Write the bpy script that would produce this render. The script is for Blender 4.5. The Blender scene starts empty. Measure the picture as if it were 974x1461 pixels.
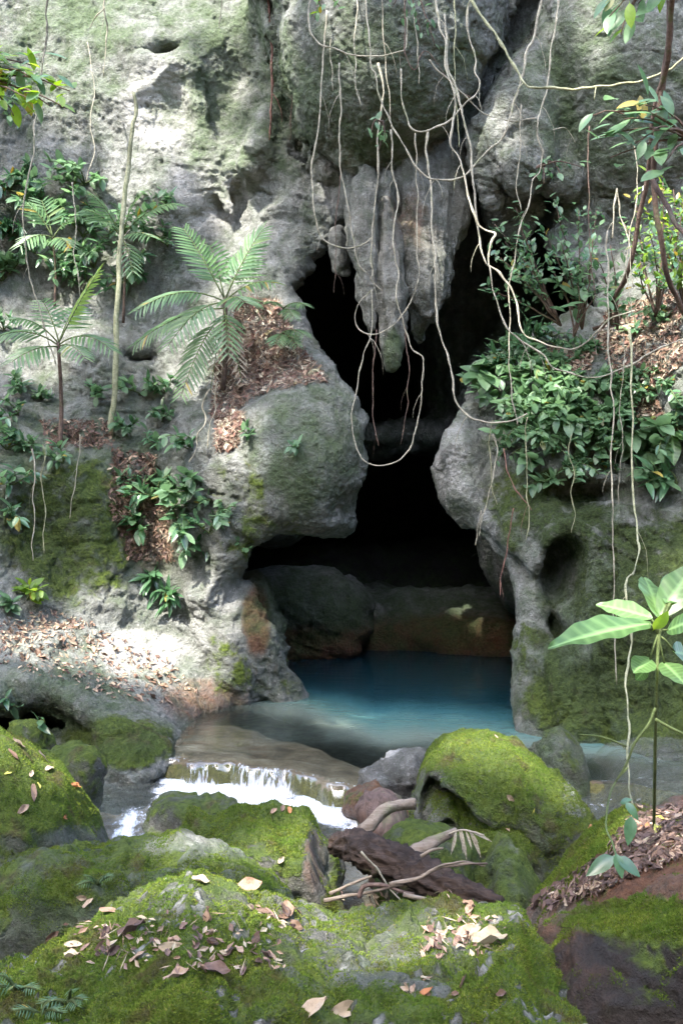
import bpy, math, random
import numpy as np
from mathutils import Vector, Matrix
from mathutils.bvhtree import BVHTree

# ------------------------------------------------------------------ camera
F, CX, CY, CAMZ = 1434.0, 487.0, 730.5, 1.8
sc = bpy.context.scene
col = sc.collection
cam_d = bpy.data.cameras.new('camera')
cam = bpy.data.objects.new('camera', cam_d); col.objects.link(cam)
cam.location = (0, 0, CAMZ); cam.rotation_euler = (math.radians(90), 0, 0)
cam_d.sensor_fit = 'VERTICAL'; cam_d.sensor_height = 36.0
cam_d.lens = 36.0 * F / 1461.0
cam_d.clip_start = 0.05; cam_d.clip_end = 500
sc.camera = cam

# ------------------------------------------------------------------ light
SUN = Vector((-0.33, -0.50, 0.80)).normalized()          # direction towards the sun
SKY_STRENGTH, SUN_STRENGTH, EXPOSURE = 0.15, 2.0, 3.3
world = bpy.data.worlds.new('World'); sc.world = world; world.use_nodes = True
wn = world.node_tree.nodes; wn.clear()
sky = wn.new('ShaderNodeTexSky'); sky.sky_type = 'NISHITA'; sky.sun_disc = False
sky.sun_elevation = math.asin(SUN.z); sky.sun_rotation = math.atan2(SUN.x, SUN.y)
sky.air_density = 1.0; sky.dust_density = 2.5
bg = wn.new('ShaderNodeBackground'); bg.inputs['Strength'].default_value = SKY_STRENGTH
wo = wn.new('ShaderNodeOutputWorld')
world.node_tree.links.new(sky.outputs[0], bg.inputs[0]); world.node_tree.links.new(bg.outputs[0], wo.inputs[0])
sun_d = bpy.data.lights.new('sun', 'SUN'); sun_d.energy = SUN_STRENGTH; sun_d.angle = math.radians(0.5)
sun_d.color = (1.0, 0.95, 0.86)
sun = bpy.data.objects.new('sun', sun_d); col.objects.link(sun)
sun.rotation_euler = (-SUN).to_track_quat('-Z', 'Y').to_euler(); sun.location = SUN * 30
sc.view_settings.view_transform = 'Standard'; sc.view_settings.look = 'None'
sc.view_settings.exposure = EXPOSURE; sc.view_settings.gamma = 1.0
sc.cycles.use_denoising = True
sc.cycles.max_bounces = 6; sc.cycles.diffuse_bounces = 3; sc.cycles.glossy_bounces = 2
sc.cycles.transparent_max_bounces = 12; sc.cycles.caustics_reflective = False; sc.cycles.caustics_refractive = False
sc.cycles.sample_clamp_indirect = 4.0

R = random.Random(11)
NR = np.random.default_rng(7)

def W(px, py, d):
    """world point seen at photo pixel (px, py) when it stands d metres in front of the camera"""
    return np.array(((px - CX) / F * d, d, CAMZ - (py - CY) / F * d), float)

# ------------------------------------------------------------------ noise
_gt = NR.normal(size=(64, 64, 64, 3)).astype(np.float32)
_gt /= np.linalg.norm(_gt, axis=-1, keepdims=True)
_ft = NR.random(size=(32, 32, 32, 3)).astype(np.float32)

def pnoise(p):
    p = np.asarray(p, np.float32)
    i0 = np.floor(p).astype(np.int64); f = (p - i0).astype(np.float32)
    u = f * f * f * (f * (f * 6 - 15) + 10)
    i0 &= 63; i1 = (i0 + 1) & 63
    out = 0
    for a in (0, 1):
        ix = i1[:, 0] if a else i0[:, 0]; wx = u[:, 0] if a else 1 - u[:, 0]; fx = f[:, 0] - a
        for b in (0, 1):
            iy = i1[:, 1] if b else i0[:, 1]; wy = wx * (u[:, 1] if b else 1 - u[:, 1]); fy = f[:, 1] - b
            for c in (0, 1):
                iz = i1[:, 2] if c else i0[:, 2]; wz = wy * (u[:, 2] if c else 1 - u[:, 2])
                g = _gt[ix, iy, iz]
                out = out + wz * (g[:, 0] * fx + g[:, 1] * fy + g[:, 2] * (f[:, 2] - c))
    return out * 1.5

def fbm(p, octs=4, gain=0.5):
    s = 0; a = 1.0; p = np.asarray(p, np.float32)
    for o in range(octs):
        s = s + a * pnoise(p * (2.03 ** o) + 17.3 * o); a *= gain
    return s

def ridged(p, octs=3, gain=0.5):
    s = 0; a = 1.0; p = np.asarray(p, np.float32)
    for o in range(octs):
        s = s + a * (1 - 2.2 * np.abs(pnoise(p * (2.1 ** o) + 9.1 * o))); a *= gain
    return s

def worley(p):
    p = np.asarray(p, np.float32); i0 = np.floor(p).astype(np.int64); f = p - i0
    best = np.full(len(p), 9.0, np.float32)
    for a in (-1, 0, 1):
        for b in (-1, 0, 1):
            for c in (-1, 0, 1):
                q = _ft[(i0[:, 0] + a) & 31, (i0[:, 1] + b) & 31, (i0[:, 2] + c) & 31]
                d = (q[:, 0] + a - f[:, 0]) ** 2 + (q[:, 1] + b - f[:, 1]) ** 2 + (q[:, 2] + c - f[:, 2]) ** 2
                best = np.minimum(best, d)
    return np.sqrt(best)

def sstep(a, b, x):
    t = np.clip((x - a) / (b - a), 0, 1); return t * t * (3 - 2 * t)

# ------------------------------------------------------------------ surface extraction
def surface_nets(f, ax):
    """quads of the zero surface of f sampled on the grid with axis coordinates ax[0..2]; f < 0 is solid"""
    s = f < 0
    nx, ny, nz = f.shape
    c = np.zeros((nx - 1, ny - 1, nz - 1), np.uint8)
    for a in (0, 1):
        for b in (0, 1):
            for d in (0, 1):
                c += s[a:nx - 1 + a, b:ny - 1 + b, d:nz - 1 + d]
    act = np.argwhere((c > 0) & (c < 8))
    idx = np.full(c.shape, -1, np.int32); idx[act[:, 0], act[:, 1], act[:, 2]] = np.arange(len(act))
    acc = np.zeros((len(act), 3)); cnt = np.zeros(len(act))
    corners = [(a, b, d) for a in (0, 1) for b in (0, 1) for d in (0, 1)]
    for p in corners:
        for k in range(3):
            if p[k]: continue
            q = list(p); q[k] = 1
            vp = f[act[:, 0] + p[0], act[:, 1] + p[1], act[:, 2] + p[2]]
            vq = f[act[:, 0] + q[0], act[:, 1] + q[1], act[:, 2] + q[2]]
            m = (vp < 0) != (vq < 0)
            t = np.where(m, vp / np.where(m, vp - vq, 1), 0)
            pt = np.tile(np.array(p, float), (len(act), 1)); pt[:, k] = t
            acc[m] += pt[m]; cnt[m] += 1
    loc = acc / np.maximum(cnt, 1)[:, None]
    V = np.empty((len(act), 3))
    for k in range(3):
        a = ax[k]; i = act[:, k]; V[:, k] = a[i] + loc[:, k] * (a[i + 1] - a[i])
    quads = []
    for k in range(3):
        sl0 = [slice(None)] * 3; sl1 = [slice(None)] * 3
        sl0[k] = slice(0, -1); sl1[k] = slice(1, None)
        e = np.argwhere(s[tuple(sl0)] != s[tuple(sl1)])
        u, v = (k + 1) % 3, (k + 2) % 3
        ok = (e[:, u] > 0) & (e[:, v] > 0) & (e[:, u] < f.shape[u] - 1) & (e[:, v] < f.shape[v] - 1)
        e = e[ok]
        flip = s[e[:, 0], e[:, 1], e[:, 2]]
        def cell(du, dv):
            q = e.copy(); q[:, u] += du; q[:, v] += dv
            return idx[q[:, 0], q[:, 1], q[:, 2]]
        Q = np.stack([cell(-1, -1), cell(0, -1), cell(0, 0), cell(-1, 0)], 1)
        Q[~flip] = Q[~flip][:, ::-1]
        quads.append(Q)
    return V, np.concatenate(quads)

def vnormals(V, Q):
    n = np.cross(V[Q[:, 2]] - V[Q[:, 0]], V[Q[:, -1]] - V[Q[:, 1]])
    out = np.zeros_like(V)
    for k in range(3):
        s = np.zeros(len(V))
        for j in range(Q.shape[1]):
            s += np.bincount(Q[:, j], n[:, k], len(V))
        out[:, k] = s
    return out / np.maximum(np.linalg.norm(out, axis=1, keepdims=True), 1e-12)

def subdivide(V, Q):
    """one round of simple quad subdivision"""
    n = len(V)
    E = np.sort(np.concatenate([Q[:, [i, (i + 1) % 4]] for i in range(4)]), 1)
    ue, inv = np.unique(E[:, 0].astype(np.int64) * n + E[:, 1], return_inverse=True)
    em = (V[ue // n] + V[ue % n]) / 2
    fm = V[Q].mean(1)
    m = len(Q); inv = inv.reshape(4, m) + n; fc = n + len(ue) + np.arange(m)
    newQ = np.concatenate([np.stack([Q[:, i], inv[i], fc, inv[(i - 1) % 4]], 1) for i in range(4)])
    return np.concatenate([V, em, fm]), newQ

def mesh_from(name, V, Fc, mats, attrs=None, smooth=True, mat_idx=None):
    """Fc: array (n,3) or (n,4), or list of such arrays"""
    me = bpy.data.meshes.new(name)
    V = np.asarray(V, np.float32)
    fs = Fc if isinstance(Fc, list) else [Fc]
    fs = [np.asarray(a, np.int32) for a in fs if len(a)]
    me.vertices.add(len(V)); me.vertices.foreach_set('co', V.ravel())
    loops = np.concatenate([a.ravel() for a in fs])
    sizes = np.concatenate([np.full(len(a), a.shape[1], np.int32) for a in fs])
    starts = np.concatenate([[0], np.cumsum(sizes)[:-1]]).astype(np.int32)
    me.loops.add(len(loops)); me.loops.foreach_set('vertex_index', loops)
    me.polygons.add(len(sizes)); me.polygons.foreach_set('loop_start', starts)
    me.polygons.foreach_set('use_smooth', np.full(len(sizes), smooth, bool))
    for m in (mats if isinstance(mats, (list, tuple)) else [mats]): me.materials.append(m)
    if mat_idx is not None: me.polygons.foreach_set('material_index', np.asarray(mat_idx, np.int32))
    for k, a in (attrs or {}).items():
        at = me.attributes.new(k, 'FLOAT', 'POINT'); at.data.foreach_set('value', np.asarray(a, np.float32))
    me.update(calc_edges=True)
    return me

# ------------------------------------------------------------------ objects
def tag(o, label=None, cat=None, group=None, kind=None):
    if label: o['label'] = label
    if cat: o['category'] = cat
    if group: o['group'] = group
    if kind: o['kind'] = kind
    return o

def link(name, me, parent=None, loc=None, M=None):
    o = bpy.data.objects.new(name, me); col.objects.link(o)
    if parent is not None: o.parent = parent
    if M is not None: o.matrix_local = M
    elif loc is not None: o.location = loc
    return o

def empty(name, loc):
    o = bpy.data.objects.new(name, None); o.empty_display_size = 0.1; col.objects.link(o); o.location = loc
    return o

# ------------------------------------------------------------------ node helper
class NT:
    def __init__(s, name):
        s.m = bpy.data.materials.new(name); s.m.use_nodes = True
        s.t = s.m.node_tree; s.t.nodes.clear()
    def n(s, typ, ins=None, **kw):
        nd = s.t.nodes.new('ShaderNode' + typ)
        for k, v in kw.items(): setattr(nd, k, v)
        for k, v in (ins or {}).items():
            if isinstance(v, tuple) and len(v) == 2 and hasattr(v[0], 'outputs'):
                s.t.links.new(v[0].outputs[v[1]], nd.inputs[k])
            elif hasattr(v, 'outputs'): s.t.links.new(v.outputs[0], nd.inputs[k])
            elif v is not None: nd.inputs[k].default_value = v
        return nd
    def math(s, op, a, b=0.0, clamp=False):
        return s.n('Math', {0: a, 1: b}, operation=op, use_clamp=clamp)
    def mix(s, fac, a, b, blend='MIX'):
        m = s.n('MixRGB', {0: fac, 1: a, 2: b}, blend_type=blend); return m
    def ramp(s, fac, stops):
        r = s.n('ValToRGB', {0: fac}); e = r.color_ramp.elements
        while len(e) < len(stops): e.new(0.5)
        for i, (p, c) in enumerate(stops):
            e[i].position = p; e[i].color = c if len(c) == 4 else (*c, 1)
        return r
    def maprange(s, v, a, b, c=0.0, d=1.0):
        return s.n('MapRange', {0: v, 1: a, 2: b, 3: c, 4: d}, interpolation_type='SMOOTHSTEP')
    def noise(s, vec, scale, detail=5, rough=0.6, dist=0.0):
        return s.n('TexNoise', {'Vector': vec, 'Scale': scale, 'Detail': detail, 'Roughness': rough, 'Distortion': dist})
    def out(s, sh, disp=None):
        o = s.n('OutputMaterial', {'Surface': sh}); return s.m

def C(r, g, b): return (r, g, b, 1.0)
# ------------------------------------------------------------------ materials
def rock_material(name, light=(0.37, 0.38, 0.36), dark=(0.135, 0.14, 0.125), mossy=1.0, fine=1.0):
    t = NT(name)
    pos = t.n('NewGeometry'); P = (pos, 'Position')
    a = {k: (t.n('Attribute', attribute_name=k), 'Fac') for k in ('moss', 'brown', 'algae', 'pale', 'black', 'darkmoss')}
    n1 = t.noise(P, 1.7, 6, 0.62); n2 = t.noise(P, 7.0, 8, 0.68); n3 = t.noise(P, 38.0, 6, 0.7); n4 = t.noise(P, 130.0, 3, 0.6)
    st = t.n('Mapping', {'Vector': P, 'Scale': (3.2, 3.2, 0.45)}); ns = t.noise(st, 1.6, 5, 0.6, 0.6)
    base = t.ramp(n2, [(0.30, dark), (0.50, tuple(0.5 * (x + y) for x, y in zip(light, dark))), (0.68, light)])
    base = t.mix(t.maprange(ns, 0.42, 0.66, 0.0, 0.6), base, C(0.095, 0.1, 0.08))
    base = t.mix(t.maprange(n1, 0.45, 0.68, 0.0, 0.35), base, C(0.27, 0.275, 0.25))
    # lichen blotches and pale flecks
    fl = t.noise(P, 16.0, 7, 0.75)
    base = t.mix(t.maprange(fl, 0.57, 0.70, 0.0, 0.65), base, C(0.52, 0.51, 0.48))
    base = t.mix(t.maprange(t.math('ADD', (a['pale'][0], 'Fac'), t.math('MULTIPLY', n2, 0.5)), 0.45, 0.95, 0, 0.85), base, C(0.60, 0.585, 0.55))
    # crisp grain: tiny dark and pale specks
    sp = t.noise(P, 95.0, 2, 0.5)
    base = t.mix(t.maprange(sp, 0.60, 0.72, 0, 0.5), base, C(0.05, 0.05, 0.042)); base = t.mix(t.maprange(sp, 0.36, 0.27, 0, 0.5), base, C(0.5, 0.49, 0.46))
    md = t.noise(P, 24.0, 5, 0.75)
    base = t.mix(t.maprange(md, 0.50, 0.36, 0, 0.42), base, C(0.075, 0.082, 0.06)); base = t.mix(t.maprange(md, 0.56, 0.68, 0, 0.42), base, C(0.50, 0.50, 0.47))
    # pits
    base = t.mix(t.maprange(n3, 0.36, 0.24, 0.0, 0.75), base, C(0.05, 0.05, 0.042))
    # brown (iron / soil) stain
    base = t.mix(t.maprange(t.math('ADD', (a['brown'][0], 'Fac'), t.math('MULTIPLY', t.math('SUBTRACT', n2, 0.5), 0.8)), 0.25, 0.75, 0, 0.9), base,
                 t.ramp(n3, [(0.3, (0.085, 0.036, 0.018)), (0.7, (0.27, 0.115, 0.055))]))
    base = t.mix(t.maprange(t.math('ADD', (a['black'][0], 'Fac'), t.math('MULTIPLY', t.math('SUBTRACT', ns, 0.5), 0.9)), 0.25, 0.8, 0, 0.92), base, C(0.032, 0.030, 0.028))  # dark tone: black rock, and shade painted into the cliff colour
    # thin green algae film
    al = t.math('ADD', (a['algae'][0], 'Fac'), t.math('MULTIPLY', t.math('SUBTRACT', t.noise(P, 4.2, 6, 0.65), 0.5), 1.5))
    base = t.mix(t.maprange(al, 0.2, 0.9, 0, 0.8), base, t.ramp(n3, [(0.3, (0.028, 0.052, 0.017)), (0.7, (0.105, 0.165, 0.058))]))
    # moss cushions
    mo = t.math('ADD', t.math('MULTIPLY', (a['moss'][0], 'Fac'), mossy), t.math('MULTIPLY', t.math('SUBTRACT', t.noise(P, 6.0, 7, 0.7), 0.5), 1.5))
    mf = t.maprange(mo, 0.30, 0.62, 0, 1)
    mcol = t.ramp(n3, [(0.28, (0.035, 0.045, 0.014)), (0.5, (0.105, 0.150, 0.020)), (0.72, (0.195, 0.245, 0.040))])
    mcol = t.mix(t.maprange(t.noise(P, 2.6, 4), 0.35, 0.7, 0, 0.6), mcol, C(0.062, 0.10, 0.028))
    mcol = t.mix(t.maprange(t.noise(P, 4.4, 5, 0.65), 0.54, 0.68, 0, 0.75), mcol, t.ramp(n3, [(0.3, (0.045, 0.033, 0.018)), (0.7, (0.135, 0.105, 0.05))]))
    mcol = t.mix(t.math('MULTIPLY', (a['darkmoss'][0], 'Fac'), 0.92, True), mcol, t.ramp(n3, [(0.3, (0.014, 0.022, 0.007)), (0.55, (0.034, 0.055, 0.015)), (0.75, (0.085, 0.115, 0.03))]))
    colr = t.mix(mf, base, mcol)
    h = t.math('ADD', t.math('MULTIPLY', n2, 0.9), t.math('MULTIPLY', n3, 0.45 * fine))
    h = t.math('ADD', h, t.math('MULTIPLY', n4, 0.14 * fine))
    h = t.math('ADD', h, t.math('MULTIPLY', mf, 0.25))
    bump = t.n('Bump', {'Height': h, 'Strength': 1.0, 'Distance': 0.12})
    rough = t.math('SUBTRACT', 0.9, t.math('MULTIPLY', (t.n('Attribute', attribute_name='wet'), 'Fac'), 0.62))
    bs = t.n('BsdfPrincipled', {'Base Color': colr, 'Roughness': rough, 'Normal': bump, 'Specular IOR Level': 0.3})
    return t.out(bs)

M_ROCK = rock_material('limestone')
M_BOULDER = rock_material('mossy_limestone', light=(0.24, 0.235, 0.21), dark=(0.085, 0.08, 0.07))
M_DRIP = rock_material('dripstone', light=(0.36, 0.36, 0.32), dark=(0.15, 0.145, 0.12))

def soil_material(name='forest_soil'):
    t = NT(name); P = (t.n('NewGeometry'), 'Position')
    n = t.noise(P, 20, 6, 0.7)
    c = t.ramp(n, [(0.3, (0.035, 0.022, 0.015)), (0.7, (0.12, 0.075, 0.05))])
    b = t.n('Bump', {'Height': n, 'Strength': 0.8, 'Distance': 0.05})
    return t.out(t.n('BsdfPrincipled', {'Base Color': c, 'Roughness': 0.95, 'Normal': b}))
M_SOIL = soil_material()

def bed_material():
    t = NT('stream_bed_sand'); P = (t.n('NewGeometry'), 'Position')
    n = t.noise(P, 5, 7, 0.65); n2 = t.noise(P, 40, 4, 0.7)
    c = t.ramp(n, [(0.32, (0.085, 0.055, 0.032)), (0.5, (0.19, 0.135, 0.085)), (0.7, (0.31, 0.25, 0.18))])
    c = t.mix(t.maprange((t.n('Attribute', attribute_name='moss'), 'Fac'), 0.2, 0.8, 0, 0.9), c,
              t.ramp(n2, [(0.3, (0.03, 0.04, 0.008)), (0.7, (0.16, 0.15, 0.03))]))
    b = t.n('Bump', {'Height': t.math('ADD', n, t.math('MULTIPLY', n2, 0.4)), 'Strength': 0.8, 'Distance': 0.06})
    return t.out(t.n('BsdfPrincipled', {'Base Color': c, 'Roughness': 0.7, 'Normal': b}))
M_BED = bed_material()

def water_material(name, tint, wave=5.0, amp=0.02, foam=True):
    """clear water: fresnel gloss over tinted transparency; the milky blue of suspended limestone grows with the attribute turbid, white water with foam"""
    t = NT(name); P = (t.n('NewGeometry'), 'Position')
    mp = t.n('Mapping', {'Vector': P, 'Scale': (1.0, 2.2, 1.0)})
    n = t.noise(mp, wave, 3, 0.55, 0.4)
    bump = t.n('Bump', {'Height': n, 'Strength': 0.55, 'Distance': amp})
    tr = t.n('BsdfTransparent', {0: C(0.86, 0.92, 0.88)})
    tb = (t.n('Attribute', attribute_name='turbid'), 'Fac')
    milk = t.n('BsdfDiffuse', {0: t.ramp((t.n('Attribute', attribute_name='deep'), 'Fac'), tint) if isinstance(tint, list) else tint, 'Normal': bump})
    body = t.n('MixShader', {0: tb, 1: tr, 2: milk})
    if foam:
        fo = (t.n('Attribute', attribute_name='foam'), 'Fac')
        fn = t.noise(t.n('Mapping', {'Vector': P, 'Scale': (1.0, 0.7, 0.35)}), 34, 4, 0.7)
        ff = t.maprange(t.math('ADD', fo, t.math('MULTIPLY', t.math('SUBTRACT', fn, 0.5), 1.3)), 0.3, 0.85, 0, 0.93)
        white = t.n('BsdfDiffuse', {0: C(0.85, 0.87, 0.9)})
        body = t.n('MixShader', {0: ff, 1: body, 2: white})
    fr = t.n('Fresnel', {'IOR': 1.33, 'Normal': bump})
    gl = t.n('BsdfGlossy', {'Roughness': 0.05, 'Normal': bump})
    return t.out(t.n('MixShader', {0: fr, 1: body, 2: gl}))
M_POOL = water_material('pool_water', [(0.03, (0.14, 0.175, 0.145)), (0.25, (0.085, 0.17, 0.155)), (0.65, (0.035, 0.115, 0.135)), (0.97, (0.009, 0.040, 0.058))], 3.0, 0.012)
M_STREAM = water_material('stream_water', C(0.20, 0.21, 0.18), 9.0, 0.03)

def fall_material():
    t = NT('falling_water'); P = (t.n('NewGeometry'), 'Position')
    st = t.n('Mapping', {'Vector': P, 'Scale': (1.0, 0.6, 0.10)})
    n = t.noise(st, 42, 4, 0.6)
    fo = (t.n('Attribute', attribute_name='foam'), 'Fac')
    f = t.maprange(t.math('ADD', fo, t.math('MULTIPLY', t.math('SUBTRACT', n, 0.5), 2.2)), 0.35, 0.95, 0.0, 0.9)
    tr = t.n('BsdfTransparent', {0: C(0.93, 0.95, 0.93)})
    gl = t.n('BsdfGlossy', {'Roughness': 0.12}); b0 = t.n('MixShader', {0: 0.10, 1: tr, 2: gl})
    wh = t.n('BsdfDiffuse', {0: C(0.82, 0.85, 0.9)}); tl = t.n('BsdfTranslucent', {0: C(0.82, 0.85, 0.9)})
    w = t.n('MixShader', {0: 0.4, 1: wh, 2: tl})
    return t.out(t.n('MixShader', {0: f, 1: b0, 2: w}))
M_FALL = fall_material()

def leaf_material(name, c1, c2, rough=0.38, trans=0.4, spec=0.5, veins=False):
    t = NT(name)
    oi = t.n('ObjectInfo'); P = (t.n('NewGeometry'), 'Position')
    rp = (t.n('NewGeometry'), 'Random Per Island')
    r = t.math('FRACT', t.math('ADD', (oi, 'Random'), rp))
    c = t.mix(r, C(*c1), C(*c2))
    c = t.mix(t.maprange(t.noise(P, 30, 3), 0.4, 0.75, 0, 0.35), c, C(*(x * 0.55 for x in c1)))
    c = t.mix(t.maprange(r, 0.98, 0.99), c, C(0.30, 0.24, 0.06))
    if veins:
        v = (t.n('Attribute', attribute_name='vein'), 'Fac')
        c = t.mix(t.math('MULTIPLY', v, 0.55), c, C(*(min(1, x * 2.4 + 0.05) for x in c2)))
    bs = t.n('BsdfPrincipled', {'Base Color': c, 'Roughness': rough, 'Specular IOR Level': spec})
    hs = t.n('HueSaturation', {'Hue': 0.485, 'Saturation': 1.15, 'Value': 1.7, 'Color': c})
    tl = t.n('BsdfTranslucent', {0: hs})
    return t.out(t.n('MixShader', {0: trans, 1: bs, 2: tl}))
M_LEAF = leaf_material('green_leaf', (0.08, 0.155, 0.075), (0.165, 0.275, 0.14))
M_LEAF_D = leaf_material('dark_glossy_leaf', (0.045, 0.105, 0.05), (0.10, 0.205, 0.10), rough=0.26, spec=0.75, trans=0.3)
M_LEAF_Y = leaf_material('yellow_green_leaf', (0.12, 0.22, 0.03), (0.20, 0.30, 0.06), trans=0.5)
M_PALM = leaf_material('palm_leaflet', (0.07, 0.14, 0.06), (0.14, 0.24, 0.10), rough=0.33, trans=0.42)
M_BIG = leaf_material('broad_leaf', (0.07, 0.145, 0.045), (0.125, 0.22, 0.07), rough=0.35, trans=0.4, veins=True)
M_CANOPY = leaf_material('canopy_leaf', (0.035, 0.07, 0.02), (0.06, 0.11, 0.03), trans=0.3, rough=0.6)

def dead_leaf_material(name, stops):
    t = NT(name)
    oi = t.n('ObjectInfo'); geo = t.n('NewGeometry')
    r = t.math('FRACT', t.math('ADD', (oi, 'Random'), (geo, 'Random Per Island')))
    c = t.ramp(r, stops)
    n = t.noise((geo, 'Position'), 60, 4, 0.7)
    c = t.mix(t.maprange(n, 0.5, 0.75, 0, 0.5), c, C(0.07, 0.04, 0.025))
    b = t.n('Bump', {'Height': n, 'Strength': 0.4, 'Distance': 0.01})
    bs = t.n('BsdfPrincipled', {'Base Color': c, 'Roughness': 0.6, 'Normal': b, 'Specular IOR Level': 0.35})
    tl = t.n('BsdfTranslucent', {0: c})
    return t.out(t.n('MixShader', {0: 0.15, 1: bs, 2: tl}))
M_DEAD = dead_leaf_material('fallen_leaf', [(0.0, (0.085, 0.052, 0.035)), (0.3, (0.175, 0.105, 0.07)), (0.55, (0.25, 0.16, 0.11)), (0.8, (0.34, 0.24, 0.17)), (1.0, (0.45, 0.36, 0.26))])
M_DEAD_PALE = dead_leaf_material('pale_fallen_leaf', [(0.0, (0.31, 0.21, 0.14)), (0.5, (0.42, 0.33, 0.23)), (1.0, (0.36, 0.31, 0.21))])
M_DEAD_DARK = dead_leaf_material('dark_fallen_leaf', [(0.0, (0.06, 0.038, 0.032)), (0.5, (0.12, 0.075, 0.06)), (1.0, (0.20, 0.13, 0.105))])
M_DEAD_ORANGE = dead_leaf_material('orange_fallen_leaf', [(0.0, (0.38, 0.15, 0.06)), (1.0, (0.46, 0.22, 0.10))])
M_DEAD_YELLOW = dead_leaf_material('yellow_fallen_leaf', [(0.0, (0.62, 0.52, 0.08)), (1.0, (0.50, 0.50, 0.12))])

def bark_material(name, c1, c2, scale=(14, 14, 3), rough=0.85):
    t = NT(name); P = (t.n('TexCoord'), 'Object')
    n = t.noise(t.n('Mapping', {'Vector': P, 'Scale': scale}), 1.0, 7, 0.7, 0.5)
    n2 = t.noise(P, 45, 3)
    c = t.ramp(n, [(0.32, c1), (0.66, c2)])
    c = t.mix(t.maprange(n2, 0.55, 0.75, 0, 0.5), c, C(*(x * 0.6 for x in c1)))
    pn = t.noise(P, 4.0, 4, 0.65)
    c = t.mix(t.maprange(pn, 0.50, 0.66, 0, 0.7), c, C(*(x * 0.45 for x in c1))); c = t.mix(t.maprange(pn, 0.45, 0.34, 0, 0.55), c, C(0.10, 0.13, 0.05))
    b = t.n('Bump', {'Height': n, 'Strength': 0.8, 'Distance': 0.02})
    return t.out(t.n('BsdfPrincipled', {'Base Color': c, 'Roughness': rough, 'Normal': b, 'Specular IOR Level': 0.25}))
M_VINE = bark_material('pale_liana_bark', (0.24, 0.22, 0.16), (0.46, 0.43, 0.34), (30, 30, 30))
M_VINE_G = bark_material('greenish_liana_bark', (0.20, 0.21, 0.11), (0.42, 0.41, 0.27), (30, 30, 30))
M_VINE_D = bark_material('brown_liana_bark', (0.07, 0.045, 0.035), (0.17, 0.12, 0.095), (30, 30, 30))
M_VINE_R = bark_material('red_brown_root_bark', (0.13, 0.06, 0.045), (0.26, 0.15, 0.12), (30, 30, 30))
M_STEM = bark_material('green_stem', (0.06, 0.09, 0.03), (0.14, 0.18, 0.07), (30, 30, 30))
M_LOG = bark_material('rotten_dark_wood', (0.016, 0.010, 0.008), (0.075, 0.050, 0.038), (3, 40, 40), 0.6)
M_DEADWOOD = bark_material('weathered_grey_wood', (0.11, 0.08, 0.06), (0.29, 0.24, 0.19), (4, 30, 30))
M_STUMP = bark_material('wet_brown_wood', (0.05, 0.032, 0.028), (0.17, 0.115, 0.095), (20, 20, 4), 0.5)
M_STRAW = bark_material('dry_palm_straw', (0.34, 0.29, 0.21), (0.55, 0.49, 0.39), (20, 20, 20))
# ------------------------------------------------------------------ the cliff with its cave
def axis(a, b, step, lo, hi, big):
    left = np.arange(a - big * int((a - lo) / big), a - 1e-6, big); mid = np.arange(a, b, step)
    right = np.arange(b, hi, big)
    return np.concatenate([left, mid, right]).astype(np.float64)
PX = axis(-24, 1000, 4.0, -520, 1520, 20.0)
PY = axis(-24, 1140, 4.0, -420, 1300, 20.0)
DD = np.concatenate([np.arange(6.3, 12.4, 0.05), np.arange(12.4, 19.0, 0.16)])

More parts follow.
